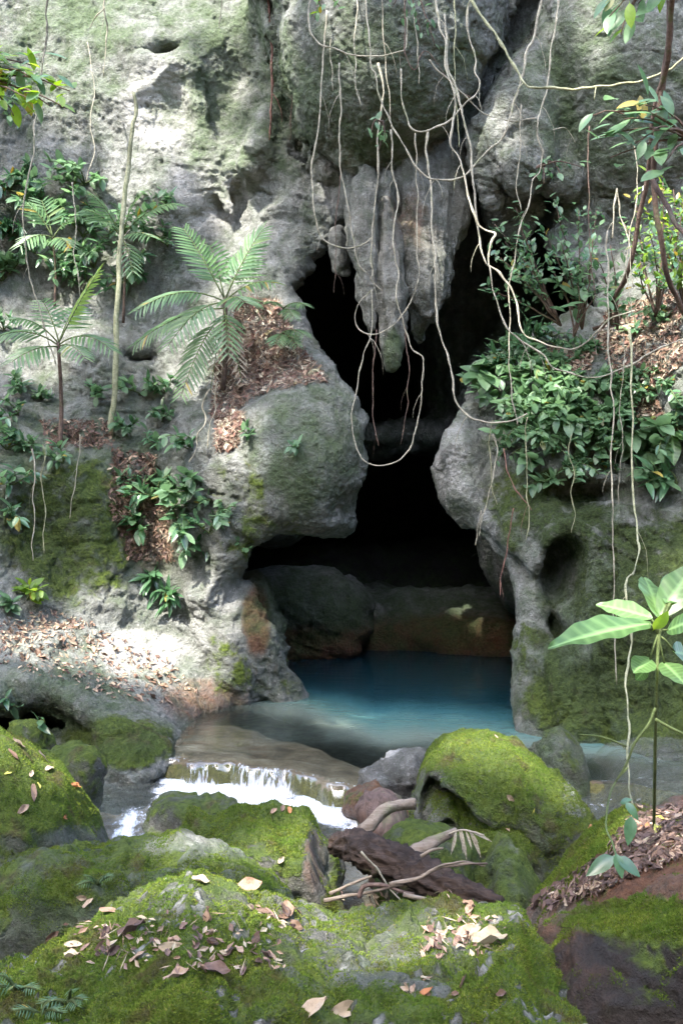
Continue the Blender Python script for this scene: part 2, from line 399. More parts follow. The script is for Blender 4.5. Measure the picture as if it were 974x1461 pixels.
# control points of the outer face: pixel, pixel, distance
CP = np.array([
 # left cliff
 (-500,-400,10.6),(-500,300,10.4),(-500,800,8.6),(-500,1250,6.6),
 (0,-400,11.6),(450,-400,10.6),(900,-400,9.4),(1500,-400,8.4),(1500,200,8.3),(1500,700,7.4),(1500,1250,5.8),
 (0,0,11.3),(120,0,11.3),(250,0,11.2),(360,0,11.0),(0,150,11.2),(110,130,11.15),(215,110,10.95),(260,90,10.85),(285,130,11.08),
 (330,120,11.12),(310,200,11.14),(350,180,11.1),(250,200,10.95),(200,190,11.0),(0,300,11.2),(110,280,11.2),(230,290,10.9),(290,270,10.95),(330,290,11.2),
 (370,215,10.75),(345,245,10.85),(400,260,10.7),(440,230,10.5),(480,250,10.5),(490,300,10.5),(0,420,11.0),(110,430,11.0),(220,400,10.95),(300,380,10.85),
 (380,350,10.65),(420,330,10.55),(445,300,10.45),
 # palm terrace, gully, bulge
 (0,520,10.6),(60,540,10.6),(130,510,10.5),(215,500,10.5),(170,590,10.2),(60,600,10.0),(110,640,9.75),(20,650,9.6),(200,640,9.95),(240,600,10.1),
 (310,480,10.3),(360,430,10.35),(405,440,10.3),(420,500,10.0),(340,540,9.95),(390,560,9.7),(450,540,9.7),(480,590,9.4),(300,620,9.6),(350,640,9.35),(420,640,9.1),
 (490,650,9.2),(460,710,9.2),(380,700,9.25),(320,700,9.3),(270,680,9.6),(240,700,9.85),(190,700,9.8),(150,720,9.55),(90,720,9.45),(20,760,9.3),
 (200,780,9.75),(230,820,9.7),(160,800,9.5),(100,820,9.3),(30,840,9.0),(300,770,9.4),(360,760,9.3),(330,830,9.5),(280,860,9.55),(350,880,9.6),(400,930,9.65),
 (430,995,9.74),(380,990,9.5),(310,960,9.45),(290,1020,8.9),
 # bank on the left
 (200,870,9.55),(210,920,9.3),(250,960,9.2),(130,900,9.0),(60,890,8.7),(0,880,8.5),(160,960,8.65),(60,950,8.15),(0,960,7.85),(100,1000,7.9),(160,1030,7.8),(230,1055,7.75),(260,1040,8.3),
 (0,990,7.6),(100,1060,7.75),(170,1080,7.45),(230,1100,7.4),(0,1060,7.8),(100,1150,7.3),(230,1200,7.3),(0,1250,7.0),
 # middle / inside the opening (cut away later)
 (560,300,10.6),(600,500,10.4),(560,700,10.0),(600,900,9.8),(620,1050,8.7),(550,1250,7.5),
 # top centre and right
 (480,60,10.4),(480,150,10.4),(560,150,10.4),(650,60,10.4),(640,230,10.5),(720,40,10.3),(800,20,10.0),(860,60,9.7),(940,60,9.4),(974,200,9.5),(860,180,9.9),(900,280,9.9),
 (740,330,10.3),(830,330,10.1),(970,330,9.7),(960,400,9.2),(900,420,9.5),(850,460,9.7),(780,470,9.7),(720,500,9.5),(690,540,9.4),
 (860,520,9.1),(940,500,8.8),(974,480,8.6),(780,560,9.0),(700,600,9.2),(850,600,8.75),(940,600,8.55),(700,680,9.0),(780,660,8.6),(860,680,8.5),(960,700,8.3),
 (650,640,9.15),(640,690,9.2),(690,760,8.9),(760,760,8.45),(850,780,8.3),(960,820,7.95),(740,840,8.6),(790,880,8.35),(860,900,8.05),(950,920,7.7),
 (740,960,8.4),(735,1040,8.3),(800,980,8.2),(830,1030,8.0),(880,1000,7.8),(960,1020,7.4),(900,1080,7.45),(974,1090,7.1),(850,1130,7.4),(974,1200,6.8),(760,1200,7.4),
], float)
def tps(cp, U, Vv, reg=2e-4):
    s = 500.0
    X = cp[:, :2] / s; n = len(X)
    def k(r2): return np.where(r2 > 0, 0.5 * r2 * np.log(np.maximum(r2, 1e-12)), 0)
    r2 = ((X[:, None] - X[None]) ** 2).sum(-1)
    A = np.zeros((n + 3, n + 3)); A[:n, :n] = k(r2) + reg * np.eye(n)
    A[:n, n] = 1; A[:n, n + 1:] = X; A[n, :n] = 1; A[n + 1:, :n] = X.T
    w = np.linalg.solve(A, np.concatenate([cp[:, 2], np.zeros(3)]))
    out = np.empty((len(U), len(Vv)))
    for i, u in enumerate(U):
        g = np.stack([np.full(len(Vv), u), Vv], 1) / s
        out[i] = k(((g[:, None] - X[None]) ** 2).sum(-1)) @ w[:n] + w[n] + g @ w[n + 1:]
    return out
DM = np.clip(tps(CP, PX, PY), 5.6, 12.2)

CAVE = np.array([(428,455),(420,405),(438,365),(475,342),(503,315),(520,285),(560,258),(640,250),(684,280),(702,330),(760,345),(835,395),(848,440),(765,478),(695,505),(668,560),
 (655,600),(628,632),(619,668),(632,712),(660,748),(700,772),(728,804),(742,862),(736,930),(731,1000),(740,1045),(790,1075),(835,1080),(850,1120),(850,1320),(225,1320),(232,1085),(243,1062),(290,1022),
 (330,1008),(400,1003),(432,994),(402,930),(372,885),(340,856),(343,806),(366,768),(400,748),(440,740),(470,748),(488,738),(500,714),(513,675),(516,640),(509,600),(486,560),(456,512)], float)
def poly_sdf(poly, U, Vv):
    gx, gy = np.meshgrid(U, Vv, indexing='ij'); d2 = np.full(gx.shape, 1e12); ins = np.zeros(gx.shape, bool)
    for (x0, y0), (x1, y1) in zip(poly, np.roll(poly, -1, 0)):
        ex, ey = x1 - x0, y1 - y0
        t = np.clip(((gx - x0) * ex + (gy - y0) * ey) / (ex * ex + ey * ey), 0, 1)
        d2 = np.minimum(d2, (gx - x0 - t * ex) ** 2 + (gy - y0 - t * ey) ** 2)
        c = ((y0 > gy) != (y1 > gy)) & (gx < (x1 - x0) * (gy - y0) / ((y1 - y0) if y1 != y0 else 1e-9) + x0)
        ins ^= c
    return np.where(ins, -1, 1) * np.sqrt(d2)

f = ((DM[:, :, None] - DD[None, None, :]) * 0.82).astype(np.float32)
def smin(a, b, k):
    h = np.clip(0.5 + 0.5 * (b - a) / k, 0, 1); return b + (a - b) * h - k * h * (1 - h)
def smax(a, b, k): return -smin(-a, -b, k)
def world_grid(si, sj, sk):
    d = DD[sk][None, None, :]
    return (PX[si][:, None, None] - CX) / F * d, d, CAMZ - (PY[sj][None, :, None] - CY) / F * d
def region(px, py, d, rpx, rpy, rd):
    def s(a, lo, hi): return slice(max(0, np.searchsorted(a, lo)), min(len(a), np.searchsorted(a, hi) + 1))
    return s(PX, px - rpx, px + rpx), s(PY, py - rpy, py + rpy), s(DD, d - rd, d + rd)
def ell(px, py, d, rx, ry, rd, add=True, k=0.2, rot=0.0, n=2.0):
    """ellipsoid of rock (or a hollow): centre pixel and distance, radii in pixels, depth radius in metres, tilt in degrees"""
    m = d / F; rr = max(rx, ry)
    sl = region(px, py, d, rr + (k + 0.2) / m + 0.35 * rr, rr + (k + 0.2) / m + 0.35 * rr, rd + k + 0.25)
    X, Y, Z = world_grid(*sl); c = W(px, py, d)
    x, y, z = X - c[0], Y - c[1], Z - c[2]
    ct, s_ = math.cos(math.radians(rot)), math.sin(math.radians(rot))
    x, z = x * ct + z * s_, -x * s_ + z * ct
    q = (np.abs(x / (rx * m)) ** n + np.abs(y / rd) ** n + np.abs(z / (ry * m)) ** n) ** (1 / n)
    e = ((q - 1) * min(rx * m, ry * m, rd)).astype(np.float32)
    f[sl] = smin(f[sl], e, k) if add else smax(f[sl], -e, k)
def tube(pts, add=True, k=0.12):
    """chain of capsules: (px, py, d, radius in pixels)"""
    for (a, b) in zip(pts[:-1], pts[1:]):
        A, B = W(*a[:3]), W(*b[:3]); ra, rb = a[3] * a[2] / F, b[3] * b[2] / F
        mx, my, md = (a[0] + b[0]) / 2, (a[1] + b[1]) / 2, (a[2] + b[2]) / 2
        ex = max(ra, rb) + k + 0.25
        sl = region(mx, my, md, abs(a[0] - b[0]) / 2 + ex * F / md, abs(a[1] - b[1]) / 2 + ex * F / md, abs(a[2] - b[2]) / 2 + ex)
        X, Y, Z = world_grid(*sl); AB = B - A; L2 = AB @ AB
        t = np.clip(((X - A[0]) * AB[0] + (Y - A[1]) * AB[1] + (Z - A[2]) * AB[2]) / L2, 0, 1)
        e = (np.sqrt((X - A[0] - t * AB[0]) ** 2 + (Y - A[1] - t * AB[1]) ** 2 + (Z - A[2] - t * AB[2]) ** 2) - (ra + (rb - ra) * t)).astype(np.float32)
        f[sl] = smin(f[sl], e, k) if add else smax(f[sl], -e, k)

def slot(pts, d0, d1, k=0.08):
    for d in np.arange(d0, d1, 0.22): tube([(x, y, d, r) for x, y, r in pts], add=False, k=k)
# masses standing out of the face
ell(556, 60, 10.35, 165, 200, 1.35, k=0.12, rot=-8)            # great overhanging bulge, top centre
ell(470, -60, 10.6, 120, 170, 1.0, k=0.3)
ell(880, 110, 10.2, 125, 200, 1.0, k=0.3, rot=10)              # right wall
ell(738, 150, 10.15, 62, 112, 0.55, k=0.12, rot=-4)            # hanging pillar
tube([(700,160,9.95,32),(696,230,9.9,26),(700,285,9.9,13)])
tube([(752,160,9.8,44),(752,225,9.75,30),(748,258,9.75,12)])
tube([(722,200,9.75,24),(730,240,9.7,14),(735,262,9.7,6)])
tube([(800,215,10.0,26),(802,262,9.95,20),(800,280,9.95,10)])
tube([(640,215,10.5,22),(650,270,10.4,15),(652,300,10.4,7)])
tube([(680,300,10.3,17),(680,350,10.3,13),(682,368,10.3,6)])
tube([(355,235,10.8,18),(375,210,10.7,16),(385,165,10.8,12)])   # white rib by the root
tube([(215,92,11.0,9),(262,95,10.95,9),(280,150,11.0,8),(300,220,11.0,8),(330,300,10.98,7)], k=0.2)   # edge of the broken slab
# cuts
slot([(775,-40,17),(745,40,14),(708,95,15),(668,160,14),(640,215,17),(612,262,22)], 8.9, 10.6, 0.12)
slot([(764,262,10),(790,285,16),(770,330,20)], 9.3, 10.9)
slot([(384,-30,7),(394,70,9),(408,150,12),(424,205,12),(462,240,10),(500,262,9)], 9.5, 10.9, 0.06)
slot([(655,255,9),(668,300,10),(664,340,12)], 9.6, 11.0, 0.05); slot([(712,230,6),(714,270,8),(712,300,10)], 9.4, 10.4, 0.05)
ell(232, 68, 10.95, 26, 8, 0.3, add=False, k=0.1, rot=8); 
ell(195, 510, 10.5, 26, 12, 0.4, add=False, k=0.08)
# lower left recess beneath the bank slab
slot([(-60,1040,26),(45,1030,24),(100,1036,17)], 7.3, 8.7, 0.06)
tube([(-60,985,7.75,16),(40,978,7.8,15),(105,995,7.8,14)], k=0.1)
# cave
s2 = poly_sdf(CAVE, PX, PY)[:, :, None] / F
dep = DD[None, None, :]; rel = np.maximum(dep - DM[:, :, None] - 0.25, 0)
widen = 0.42 * rel - 0.055 * rel * rel
widen = np.where(rel > 3.8, 0.8, widen)
lowfade = np.clip((PY - 1000) / 40, 0, 1)[None, :, None]
fc = (s2 * dep - widen * (1 - lowfade)).astype(np.float32)
fc = np.maximum(fc, dep - 18.2)
f[:] = smax(f, -fc, 0.16)
del fc, rel, widen
# rock inside the cave
ell(400, 885, 13.0, 118, 74, 0.8, k=0.4, n=3.0); ell(560, 930, 14.2, 260, 95, 1.0, k=0.35, n=2.6); ell(600, 905, 13.6, 60, 50, 0.6, k=0.3); ell(700, 915, 13.2, 80, 45, 0.7, k=0.35); ell(508, 930, 13.25, 16, 26, 0.5, add=False, k=0.1)
ell(590, 860, 17.2, 330, 90, 1.0, k=0.5, n=2.3); ell(690, 470, 14.4, 110, 210, 1.0, k=0.4); ell(380, 700, 13.2, 90, 80, 1.0, k=0.3); ell(560, 625, 14.2, 120, 26, 0.9, k=0.3)
ell(760, 600, 12.7, 110, 170, 0.9, k=0.3); ell(740, 760, 12.2, 60, 120, 0.8, k=0.3)
tube([(362,840,10.3,26),(375,900,10.4,26),(395,960,10.4,22)], k=0.1)
# left foot of the arch: a fin of flowstone
tube([(352,850,9.7,17),(375,920,9.65,30),(405,985,9.7,28)], k=0.12)
tube([(330,880,9.55,26),(330,960,9.45,24)], k=0.15)
# bulge beside the opening
ell(424, 650, 9.72, 80, 96, 0.58, k=0.28, rot=-12, n=2.4)
tube([(436,690,9.5,40),(372,722,9.45,27),(320,778,9.45,22),(296,850,9.5,22),(300,920,9.5,22)], k=0.16)
ell(462, 748, 9.8, 36, 10, 0.4, k=0.08)
# right lip rock, wall columns, niche
tube([(672,588,9.3,15),(660,640,9.2,28),(670,700,9.15,24),(712,745,8.95,15),(756,808,8.8,13)], k=0.1)
tube([(764,850,8.6,18),(764,920,8.55,20),(764,1000,8.4,26),(774,1050,8.2,32)], k=0.14)
tube([(800,920,8.3,22),(815,990,8.1,24),(822,1050,7.95,22)], k=0.12)
tube([(782,800,8.4,14),(790,770,8.35,14),(818,752,8.3,14),(846,768,8.25,14),(852,830,8.2,16),(840,890,8.15,16)], k=0.08)
ell(810, 822, 8.1, 33, 60, 0.85, add=False, k=0.05, rot=-6)
ell(808, 903, 8.05, 15, 28, 0.7, add=False, k=0.05, rot=15)
tube([(690,770,8.9,10),(735,800,8.65,12),(765,850,8.45,10),(780,900,8.35,10)], add=False, k=0.08)
ell(905, 640, 8.35, 70, 16, 0.4, add=False, k=0.15)
ell(845, 705, 8.3, 60, 14, 0.5, add=False, k=0.2)
# slab edge of the left bank above the stream
tube([(110,1000,7.75,14),(165,1045,7.65,16),(232,1068,7.65,14)], k=0.12)
tube([(165,1085,7.55,30),(225,1090,7.55,20)], k=0.12)

# close the block at the sides, at the back, top and bottom
f[:, :, -2:] = np.minimum(f[:, :, -2:], -0.05)
f[0] = 0.05; f[-1] = 0.05; f[:, 0] = 0.05; f[:, -1] = 0.05; f[:, :, 0] = 0.05; f[:, :, -1] = 0.05
V, Q = surface_nets(f, (PX, PY, DD))
del f
V = np.stack([(V[:, 0] - CX) / F * V[:, 2], V[:, 2], CAMZ - (V[:, 1] - CY) / F * V[:, 2]], 1)
# drop everything that is not near the part one could see, then refine
def project(V): return CX + V[:, 0] / V[:, 1] * F, CY + (CAMZ - V[:, 2]) / V[:, 1] * F
def rock_relief(V, N, amp=1.0, fine=1.0):
    """layered relief of weathered limestone, along the normals"""
    th = math.radians(38); q = V.copy()
    q[:, 0] = V[:, 0] * math.cos(th) - V[:, 2] * math.sin(th); q[:, 2] = V[:, 0] * math.sin(th) + V[:, 2] * math.cos(th)
    w = np.stack([pnoise(V * 1.3 + 5), pnoise(V * 1.3 + 31), pnoise(V * 1.3 + 77)], 1) * 0.35
    d = fbm(V * 0.8, 3) * 0.16 + (ridged((q + w) * (1.2, 1.2, 2.4), 3) - 0.5) * 0.055
    d += fbm(V * 4.2 + 3, 3, 0.6) * 0.022
    wv = worley((V + 0.12 * w) * 3.4); d -= np.clip(0.30 - wv, 0, 1) * 0.20 * sstep(-0.1, 0.4, pnoise(V * 0.9 + 50))
    wv2 = worley(V * 9.0 + 4); d -= np.clip(0.33 - wv2, 0, 1) * 0.07 * fine
    cr = np.abs(pnoise((q + w * 1.2) * (1.1, 1.1, 2.4) + 40)); d -= np.clip(0.045 - cr, 0, 1) * 0.9
    d += fbm(V * 14, 3, 0.6) * 0.010 * fine
    return d * amp
N = vnormals(V, Q)
px, py = project(V)
calm = np.ones(len(V))            # smoother where the rock is water-worn or is flowstone
def blob(px, py, cx, cy, rx, ry, soft=0.5): return 1 - sstep(1 - soft, 1 + soft * 0.4, np.hypot((px - cx) / rx, (py - cy) / ry))
calm -= 0.6 * blob(px, py, 560, 110, 170, 170); calm -= 0.55 * blob(px, py, 870, 120, 130, 180); calm -= 0.6 * blob(px, py, 230, 960, 130, 90)
calm -= 0.7 * blob(px, py, 440, 640, 100, 120); calm -= 0.5 * blob(px, py, 650, 690, 60, 130); calm -= 0.4 * blob(px, py, 60, 1000, 220, 80); calm -= 0.9 * blob(px, py, 810, 840, 70, 110); calm -= 0.35 * blob(px, py, 170, 150, 300, 260); calm -= 0.4 * blob(px, py, 380, 770, 90, 120); calm -= 0.5 * blob(px, py, 740, 860, 60, 200)
V = V + N * (rock_relief(V, N) * np.clip(calm, 0.18, 1))[:, None]
inview = (px > -60) & (px < 1040) & (py > -60) & (py < 1160) & (V[:, 1] < 12.5)
qs = inview[Q].all(1)
Va, Qa = subdivide(V, Q[qs])
used, inv = np.unique(Qa, return_inverse=True); Va = Va[used]; Qa = inv.reshape(Qa.shape)
Na = vnormals(Va, Qa)
# the seam of the refined part keeps its place (no displacement at its border)
pxa, pya = project(Va)
edge = np.minimum.reduce([pxa + 55, 1035 - pxa, pya + 55, 1155 - pya, (12.4 - Va[:, 1]) * 60]); edge = np.clip(edge / 12, 0, 1)
Va = Va + Na * ((fbm(Va * 22 + 9, 3, 0.62) * 0.010 - (np.clip(0.36 - worley(Va * 16), 0, 1) * 0.05 + np.clip(0.3 - worley(Va * 6.5 + 2), 0, 1) * 0.12) * sstep(0.0, 0.4, pnoise(Va * 1.2 + 8))) * edge)[:, None]
Vb, Qb = V, Q[~qs]
used, inv = np.unique(Qb, return_inverse=True); Vb = Vb[used]; Qb = inv.reshape(Qb.shape)
V = np.concatenate([Va, Vb]); Q = np.concatenate([Qa, Qb + len(Va)])
N = vnormals(V, Q); px, py = project(V)

def paint_cliff(V, N, px, py):
    b = lambda *a, **k: blob(px, py, *a, **k)
    up = sstep(0.15, 0.75, N[:, 2])
    moss = 0.10 * up - 0.05
    moss += 0.62 * b(100, 760, 120, 130) + 0.35 * b(330, 720, 60, 110) + 0.25 * b(430, 700, 90, 80) + 0.45 * b(320, 945, 40, 60) + 0.35 * b(390, 970, 60, 45)
    moss += 0.75 * b(170, 1060, 100, 45) + 0.55 * b(770, 720, 110, 90) + 0.65 * b(960, 850, 190, 150) + 0.35 * b(760, 960, 50, 90) + 0.6 * b(930, 1010, 160, 90) + 0.3 * b(800, 990, 60, 80)
    moss += 0.15 * b(740, 100, 60, 50) + 0.28 * b(660, 40, 70, 80) + 0.22 * b(440, 60, 50, 80) + 0.15 * b(70, 560, 140, 60) + 0.15 * b(200, 650, 90, 60)
    moss += 0.25 * b(400, 780, 80, 40) + 0.2 * b(740, 880, 60, 60)
    algae = 0.36 + 0.12 * b(840, 900, 200, 600) + 0.30 * b(330, 140, 110, 150) + 0.25 * b(80, 80, 110, 110) + 0.3 * b(860, 120, 140, 160) + 0.3 * b(540, 130, 160, 150) + 0.35 * b(440, 640, 90, 100)
    algae += 0.3 * b(90, 1000, 120, 60) + 0.3 * b(870, 950, 130, 170) + 0.25 * b(100, 700, 160, 160) + 0.2 * b(230, 20, 200, 60) + 0.35 * b(440, 870, 90, 70) + 0.3 * b(600, 880, 120, 60)
    brown = 0.0 * V[:, 0] + 1.35 * sstep(0.75, 0.10, V[:, 2]) * sstep(11.3, 12.2, V[:, 1]) * (0.65 + 0.35 * sstep(540, 640, px))
    brown += 0.55 * b(290, 1000, 80, 45) + 0.7 * b(365, 880, 26, 60) + 0.30 * b(395, 950, 50, 60) + 0.35 * b(590, 370, 90, 110) + 0.25 * b(400, 480, 80, 60) + 0.45 * b(220, 760, 60, 90)
    brown += 0.3 * b(750, 1010, 40, 60) + 0.18 * b(600, 640, 90, 40) + 0.3 * b(880, 560, 110, 60) + 0.25 * b(390, 270, 25, 60) + 0.2 * b(740, 130, 60, 60)
    pale = 0.25 * b(200, 200, 200, 240) + 0.75 * b(200, 930, 75, 40) + 0.45 * b(230, 150, 60, 70) + 0.5 * b(480, 250, 45, 60) + 0.45 * b(645, 660, 35, 80) + 0.35 * b(300, 280, 70, 60) + 0.35 * b(310, 880, 50, 80) + 0.3 * b(350, 110, 50, 90)
    pale += 0.3 * b(720, 200, 50, 70) + 0.3 * b(330, 640, 40, 60) + 0.25 * b(700, 750, 30, 60) + 0.25 * b(80, 480, 120, 40) + 0.3 * b(845, 850, 25, 60) + 0.35 * b(745, 860, 30, 130) + 0.3 * b(370, 220, 35, 40)
    black = 0.22 * sstep(10.9, 11.8, V[:, 1]) * sstep(0.55, 1.2, V[:, 2]) * ((px > 330) & (px < 860) & (py > 240) & (py < 960)) + 0.8 * b(40, 1025, 85, 36) + 0.5 * b(735, 50, 40, 120)  # black stands in for shade on cave walls, in undercut and cleft
    black += 0.9 * sstep(13.4, 14.6, V[:, 1])  # cave rear painted dark, since too much light reaches it
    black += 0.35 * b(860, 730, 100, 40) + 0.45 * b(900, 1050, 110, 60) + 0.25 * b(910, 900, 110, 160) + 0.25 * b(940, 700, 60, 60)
    darkmoss = 0.9 * b(890, 860, 190, 220) + 0.6 * b(770, 720, 110, 90) + 0.65 * b(60, 760, 110, 130) + 0.4 * b(140, 1060, 120, 40)
    wet = 0.9 * sstep(0.16, 0.0, V[:, 2]) + 0.25 * b(880, 950, 130, 150)
    return dict(moss=moss, algae=algae, brown=brown, pale=pale, black=black, darkmoss=np.clip(darkmoss, 0, 1), wet=np.clip(wet, 0, 1))
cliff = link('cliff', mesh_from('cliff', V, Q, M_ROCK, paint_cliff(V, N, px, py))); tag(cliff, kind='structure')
CLIFF_V, CLIFF_Q = V, Q
HIT_V, HIT_F, _off = [V], [Q], len(V)          # everything later things may rest on
def add_hit(V, Q):
    global _off
    HIT_V.append(np.asarray(V)); HIT_F.append(np.asarray(Q) + _off); _off += len(V)

# ------------------------------------------------------------------ generic rock from ellipsoids
def px_project(V): return project(V)
def rock_mesh(name, ells, res, cuts=(), k=0.12, relief=1.0, lo=1.0, paint=None, mat=None, seed=0.0, floor=None, detail=True, crest=None, knobs=0.0, flute=0.0, cushion=0.0):
    """ells: (px, py, d, rx px, ry px, rd m [, tilt deg [, power [, yaw deg]]]); cuts the same, subtracted"""
    def par(e):
        e = list(e) + [0, 2.3, 0][len(e) - 6:]; m = e[2] / F
        return W(*e[:3]), np.array((e[3] * m, e[5], e[4] * m)), math.radians(e[6]), e[7], math.radians(e[8])
    P = [par(e) for e in ells]; K = [par(e) for e in cuts]
    lo_ = np.min([c - max(r) * 1.02 - 0.15 for c, r, *_ in P], 0); hi_ = np.max([c + max(r) * 1.02 + 0.15 for c, r, *_ in P], 0)
    lo_ = np.min([c - np.array((max(r[0], r[2], r[1]),) * 3) - 0.12 for c, r, *_ in P], 0)
    if floor is not None: lo_[2] = max(lo_[2], floor - res * 2)
    ax = [np.arange(lo_[i], hi_[i] + res, res) for i in range(3)]
    X, Y, Z = ax[0][:, None, None], ax[1][None, :, None], ax[2][None, None, :]
    def ev(c, r, t, n, yw):
        x, y, z = X - c[0], Y - c[1], Z - c[2]
        x, y = x * math.cos(yw) + y * math.sin(yw), -x * math.sin(yw) + y * math.cos(yw)
        x, z = x * math.cos(t) + z * math.sin(t), -x * math.sin(t) + z * math.cos(t)
        return ((np.abs(x / r[0]) ** n + np.abs(y / r[1]) ** n + np.abs(z / r[2]) ** n) ** (1 / n) - 1) * min(r)
    g = None
    for p in P: e = ev(*p); g = e if g is None else smin(g, e, k)
    for p in K: g = smax(g, -ev(*p), 0.04)
    if floor is not None: g = np.maximum(g, floor - Z)
    g = np.ascontiguousarray(np.broadcast_to(g, (len(ax[0]), len(ax[1]), len(ax[2]))))
    V, Q = surface_nets(g.astype(np.float32), ax)
    N = vnormals(V, Q); S = V + seed
    q = S @ np.array(Matrix.Rotation(0.6 + seed, 3, 'Y'))
    d = fbm(S * 1.6, 3) * 0.07 * lo + (ridged(q * (2.0, 2.0, 3.6), 3) - 0.5) * 0.035 * lo
    d += fbm(S * 7, 3, 0.6) * 0.022 * relief - np.clip(0.32 - worley(S * 7), 0, 1) * 0.10 * relief
    if detail: d += fbm(S * 26, 3, 0.65) * 0.009 * relief
    cr = np.abs(pnoise(q * (1.6, 1.6, 2.8) + 60)); d -= np.clip(0.05 - cr, 0, 1) * 0.5 * relief
    if cushion: d += cushion * (np.abs(pnoise(S * 9)) + 0.6 * np.abs(pnoise(S * 21)) - 0.3)
    if flute: d += flute * (ridged(S * (7.5, 7.5, 0.7), 2) - 0.6) + 0.4 * flute * pnoise(S * (20, 20, 1.5))
    if knobs: d += 0.018 * knobs * knob_field(V + N * d[:, None])
    V = V + N * d[:, None]
    for it in range(3 if crest else 0):
        a, b = project(V); cx_, dy_ = [], []
        for x, y in crest:
            m = np.abs(a - x) < 8
            if m.sum() > 3: cx_.append(x); dy_.append(b[m].min() - y)
        if cx_: V[:, 2] += np.interp(a, cx_, dy_) * np.median(V[:, 1]) / F * 0.9
    N = vnormals(V, Q); a, b = project(V)
    at = dict(moss=0 * a, algae=0 * a, brown=0 * a, pale=0 * a, black=0 * a, wet=0 * a)
    if paint: at.update(paint(V, N, a, b))
    return V, Q, N, mesh_from(name, V, Q, mat or M_BOULDER, at)

def knob_field(V): return sstep(0.36, 0.24, worley(V * (22, 22, 27) + 0.9 * pnoise(V * 14)[:, None])) * sstep(0.0, 0.38, pnoise(V * 4.2 + 12) + 0.25 * pnoise(V * 1.7 + 3))
def mossy(m0=0.55, side=0.1, waterline=None, pale=0.0, algae=0.3, brown=0.0, bl=(), knobs=0.0):
    def p(V, N, a, b):
        up = sstep(-0.15, 0.65, N[:, 2])
        d = dict(moss=side + (m0 - side) * up, algae=algae + 0 * a, pale=pale * (0.3 + 0.7 * up) * sstep(-0.1, 0.35, pnoise(V * 4)), brown=brown + 0 * a)
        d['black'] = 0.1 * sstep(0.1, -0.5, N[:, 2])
        if waterline is not None:
            w = sstep(waterline + 0.16, waterline + 0.02, V[:, 2]); d['moss'] = d['moss'] * (1 - w); d['black'] = d['black'] + 0.45 * w; d['wet'] = w
        if knobs:
            kf = knob_field(V) * sstep(-0.3, 0.3, N[:, 2]); d['moss'] = d['moss'] - 1.4 * knobs * kf; d['pale'] = d['pale'] + 0.45 * knobs * kf
        for (key, cx, cy, rx, ry, amt) in bl: d[key] = d.get(key, 0 * a) + amt * blob(a, b, cx, cy, rx, ry)
        return d
    return p
BOULDERS = {}
# crest line of each boulder: photo x -> photo y
CREST = {'front':[(0,1365),(60,1345),(130,1305),(200,1265),(270,1240),(340,1258),(400,1275),(470,1298),(520,1290),(560,1285),(620,1278),(680,1285),(740,1290),(762,1318)],
'second':[(0,1230),(60,1208),(100,1196),(150,1198),(200,1190),(250,1183),(300,1195),(350,1215),(400,1250)],
'block':[(250,1180),(300,1160),(350,1145),(400,1141),(440,1150),(460,1180)],
'dark':[(232,1130),(260,1128),(300,1130),(345,1140)],
'left':[(0,1033),(60,1065),(90,1085),(110,1110),(140,1150),(160,1190)],
'big':[(592,1100),(610,1060),(640,1045),(700,1040),(740,1050),(780,1085),(820,1120),(850,1160)],
'bigsmall':[(690,1215),(710,1185),(740,1205),(770,1245)],
'right':[(765,1320),(800,1300),(850,1290),(900,1275),(970,1245)],
'bank':[(745,1290),(770,1260),(800,1220),(840,1180),(890,1150),(970,1135)],
'back':[(765,1050),(800,1035),(830,1060),(850,1110)],
'lip':[(525,1090),(550,1070),(600,1065)],'lipfoot':[(510,1112),(540,1102),(575,1130)],'leftsmall':[(30,1025),(85,1050),(120,1055)],'underlog':[(560,1170),(610,1170),(650,1180)]}
def boulder(key, label, ells, res, **kw):
    paint = kw.pop('paint', mossy())
    kw.setdefault('cushion', 0.028)
    V, Q, N, me = rock_mesh('boulder', ells, res, paint=paint, crest=CREST.get(key), **kw)
    o = link('boulder', me); tag(o, label, 'boulder', 'boulders in the stream')
    add_hit(V, Q); BOULDERS[key] = (o, V, Q, N)
    return o

boulder('front', 'huge mossy boulder with white limestone flecks and brown leaves across the bottom of the photo',
    [(350, 1530, 2.9, 330, 205, 0.75, 3, 2.4), (120, 1580, 2.7, 330, 210, 0.6, 12, 2.2), (560, 1520, 2.9, 250, 190, 0.62, -14, 2.3), (520, 1400, 3.3, 230, 105, 0.5, -3, 2.3), (785, 1492, 2.55, 88, 118, 0.42, 34, 2.3),
     (715, 1345, 3.3, 62, 56, 0.25, -8, 2.6), (250, 1400, 3.25, 190, 120, 0.45, 8, 2.2), (740, 1490, 2.75, 110, 110, 0.5, 30, 2.3)], 0.012, k=0.14, floor=-0.2, lo=0.75, relief=1.1, knobs=1.0,
    paint=mossy(0.66, 0.5, pale=0.15, algae=0.4, knobs=1.0, bl=[('moss', 140, 1400, 170, 110, 0.25), ('moss', 560, 1370, 200, 60, -0.22), ('moss', 420, 1300, 260, 40, -0.15), ('moss', 720, 1400, 90, 60, 0.2), ('brown', 240, 1340, 140, 30, 0.3)]))
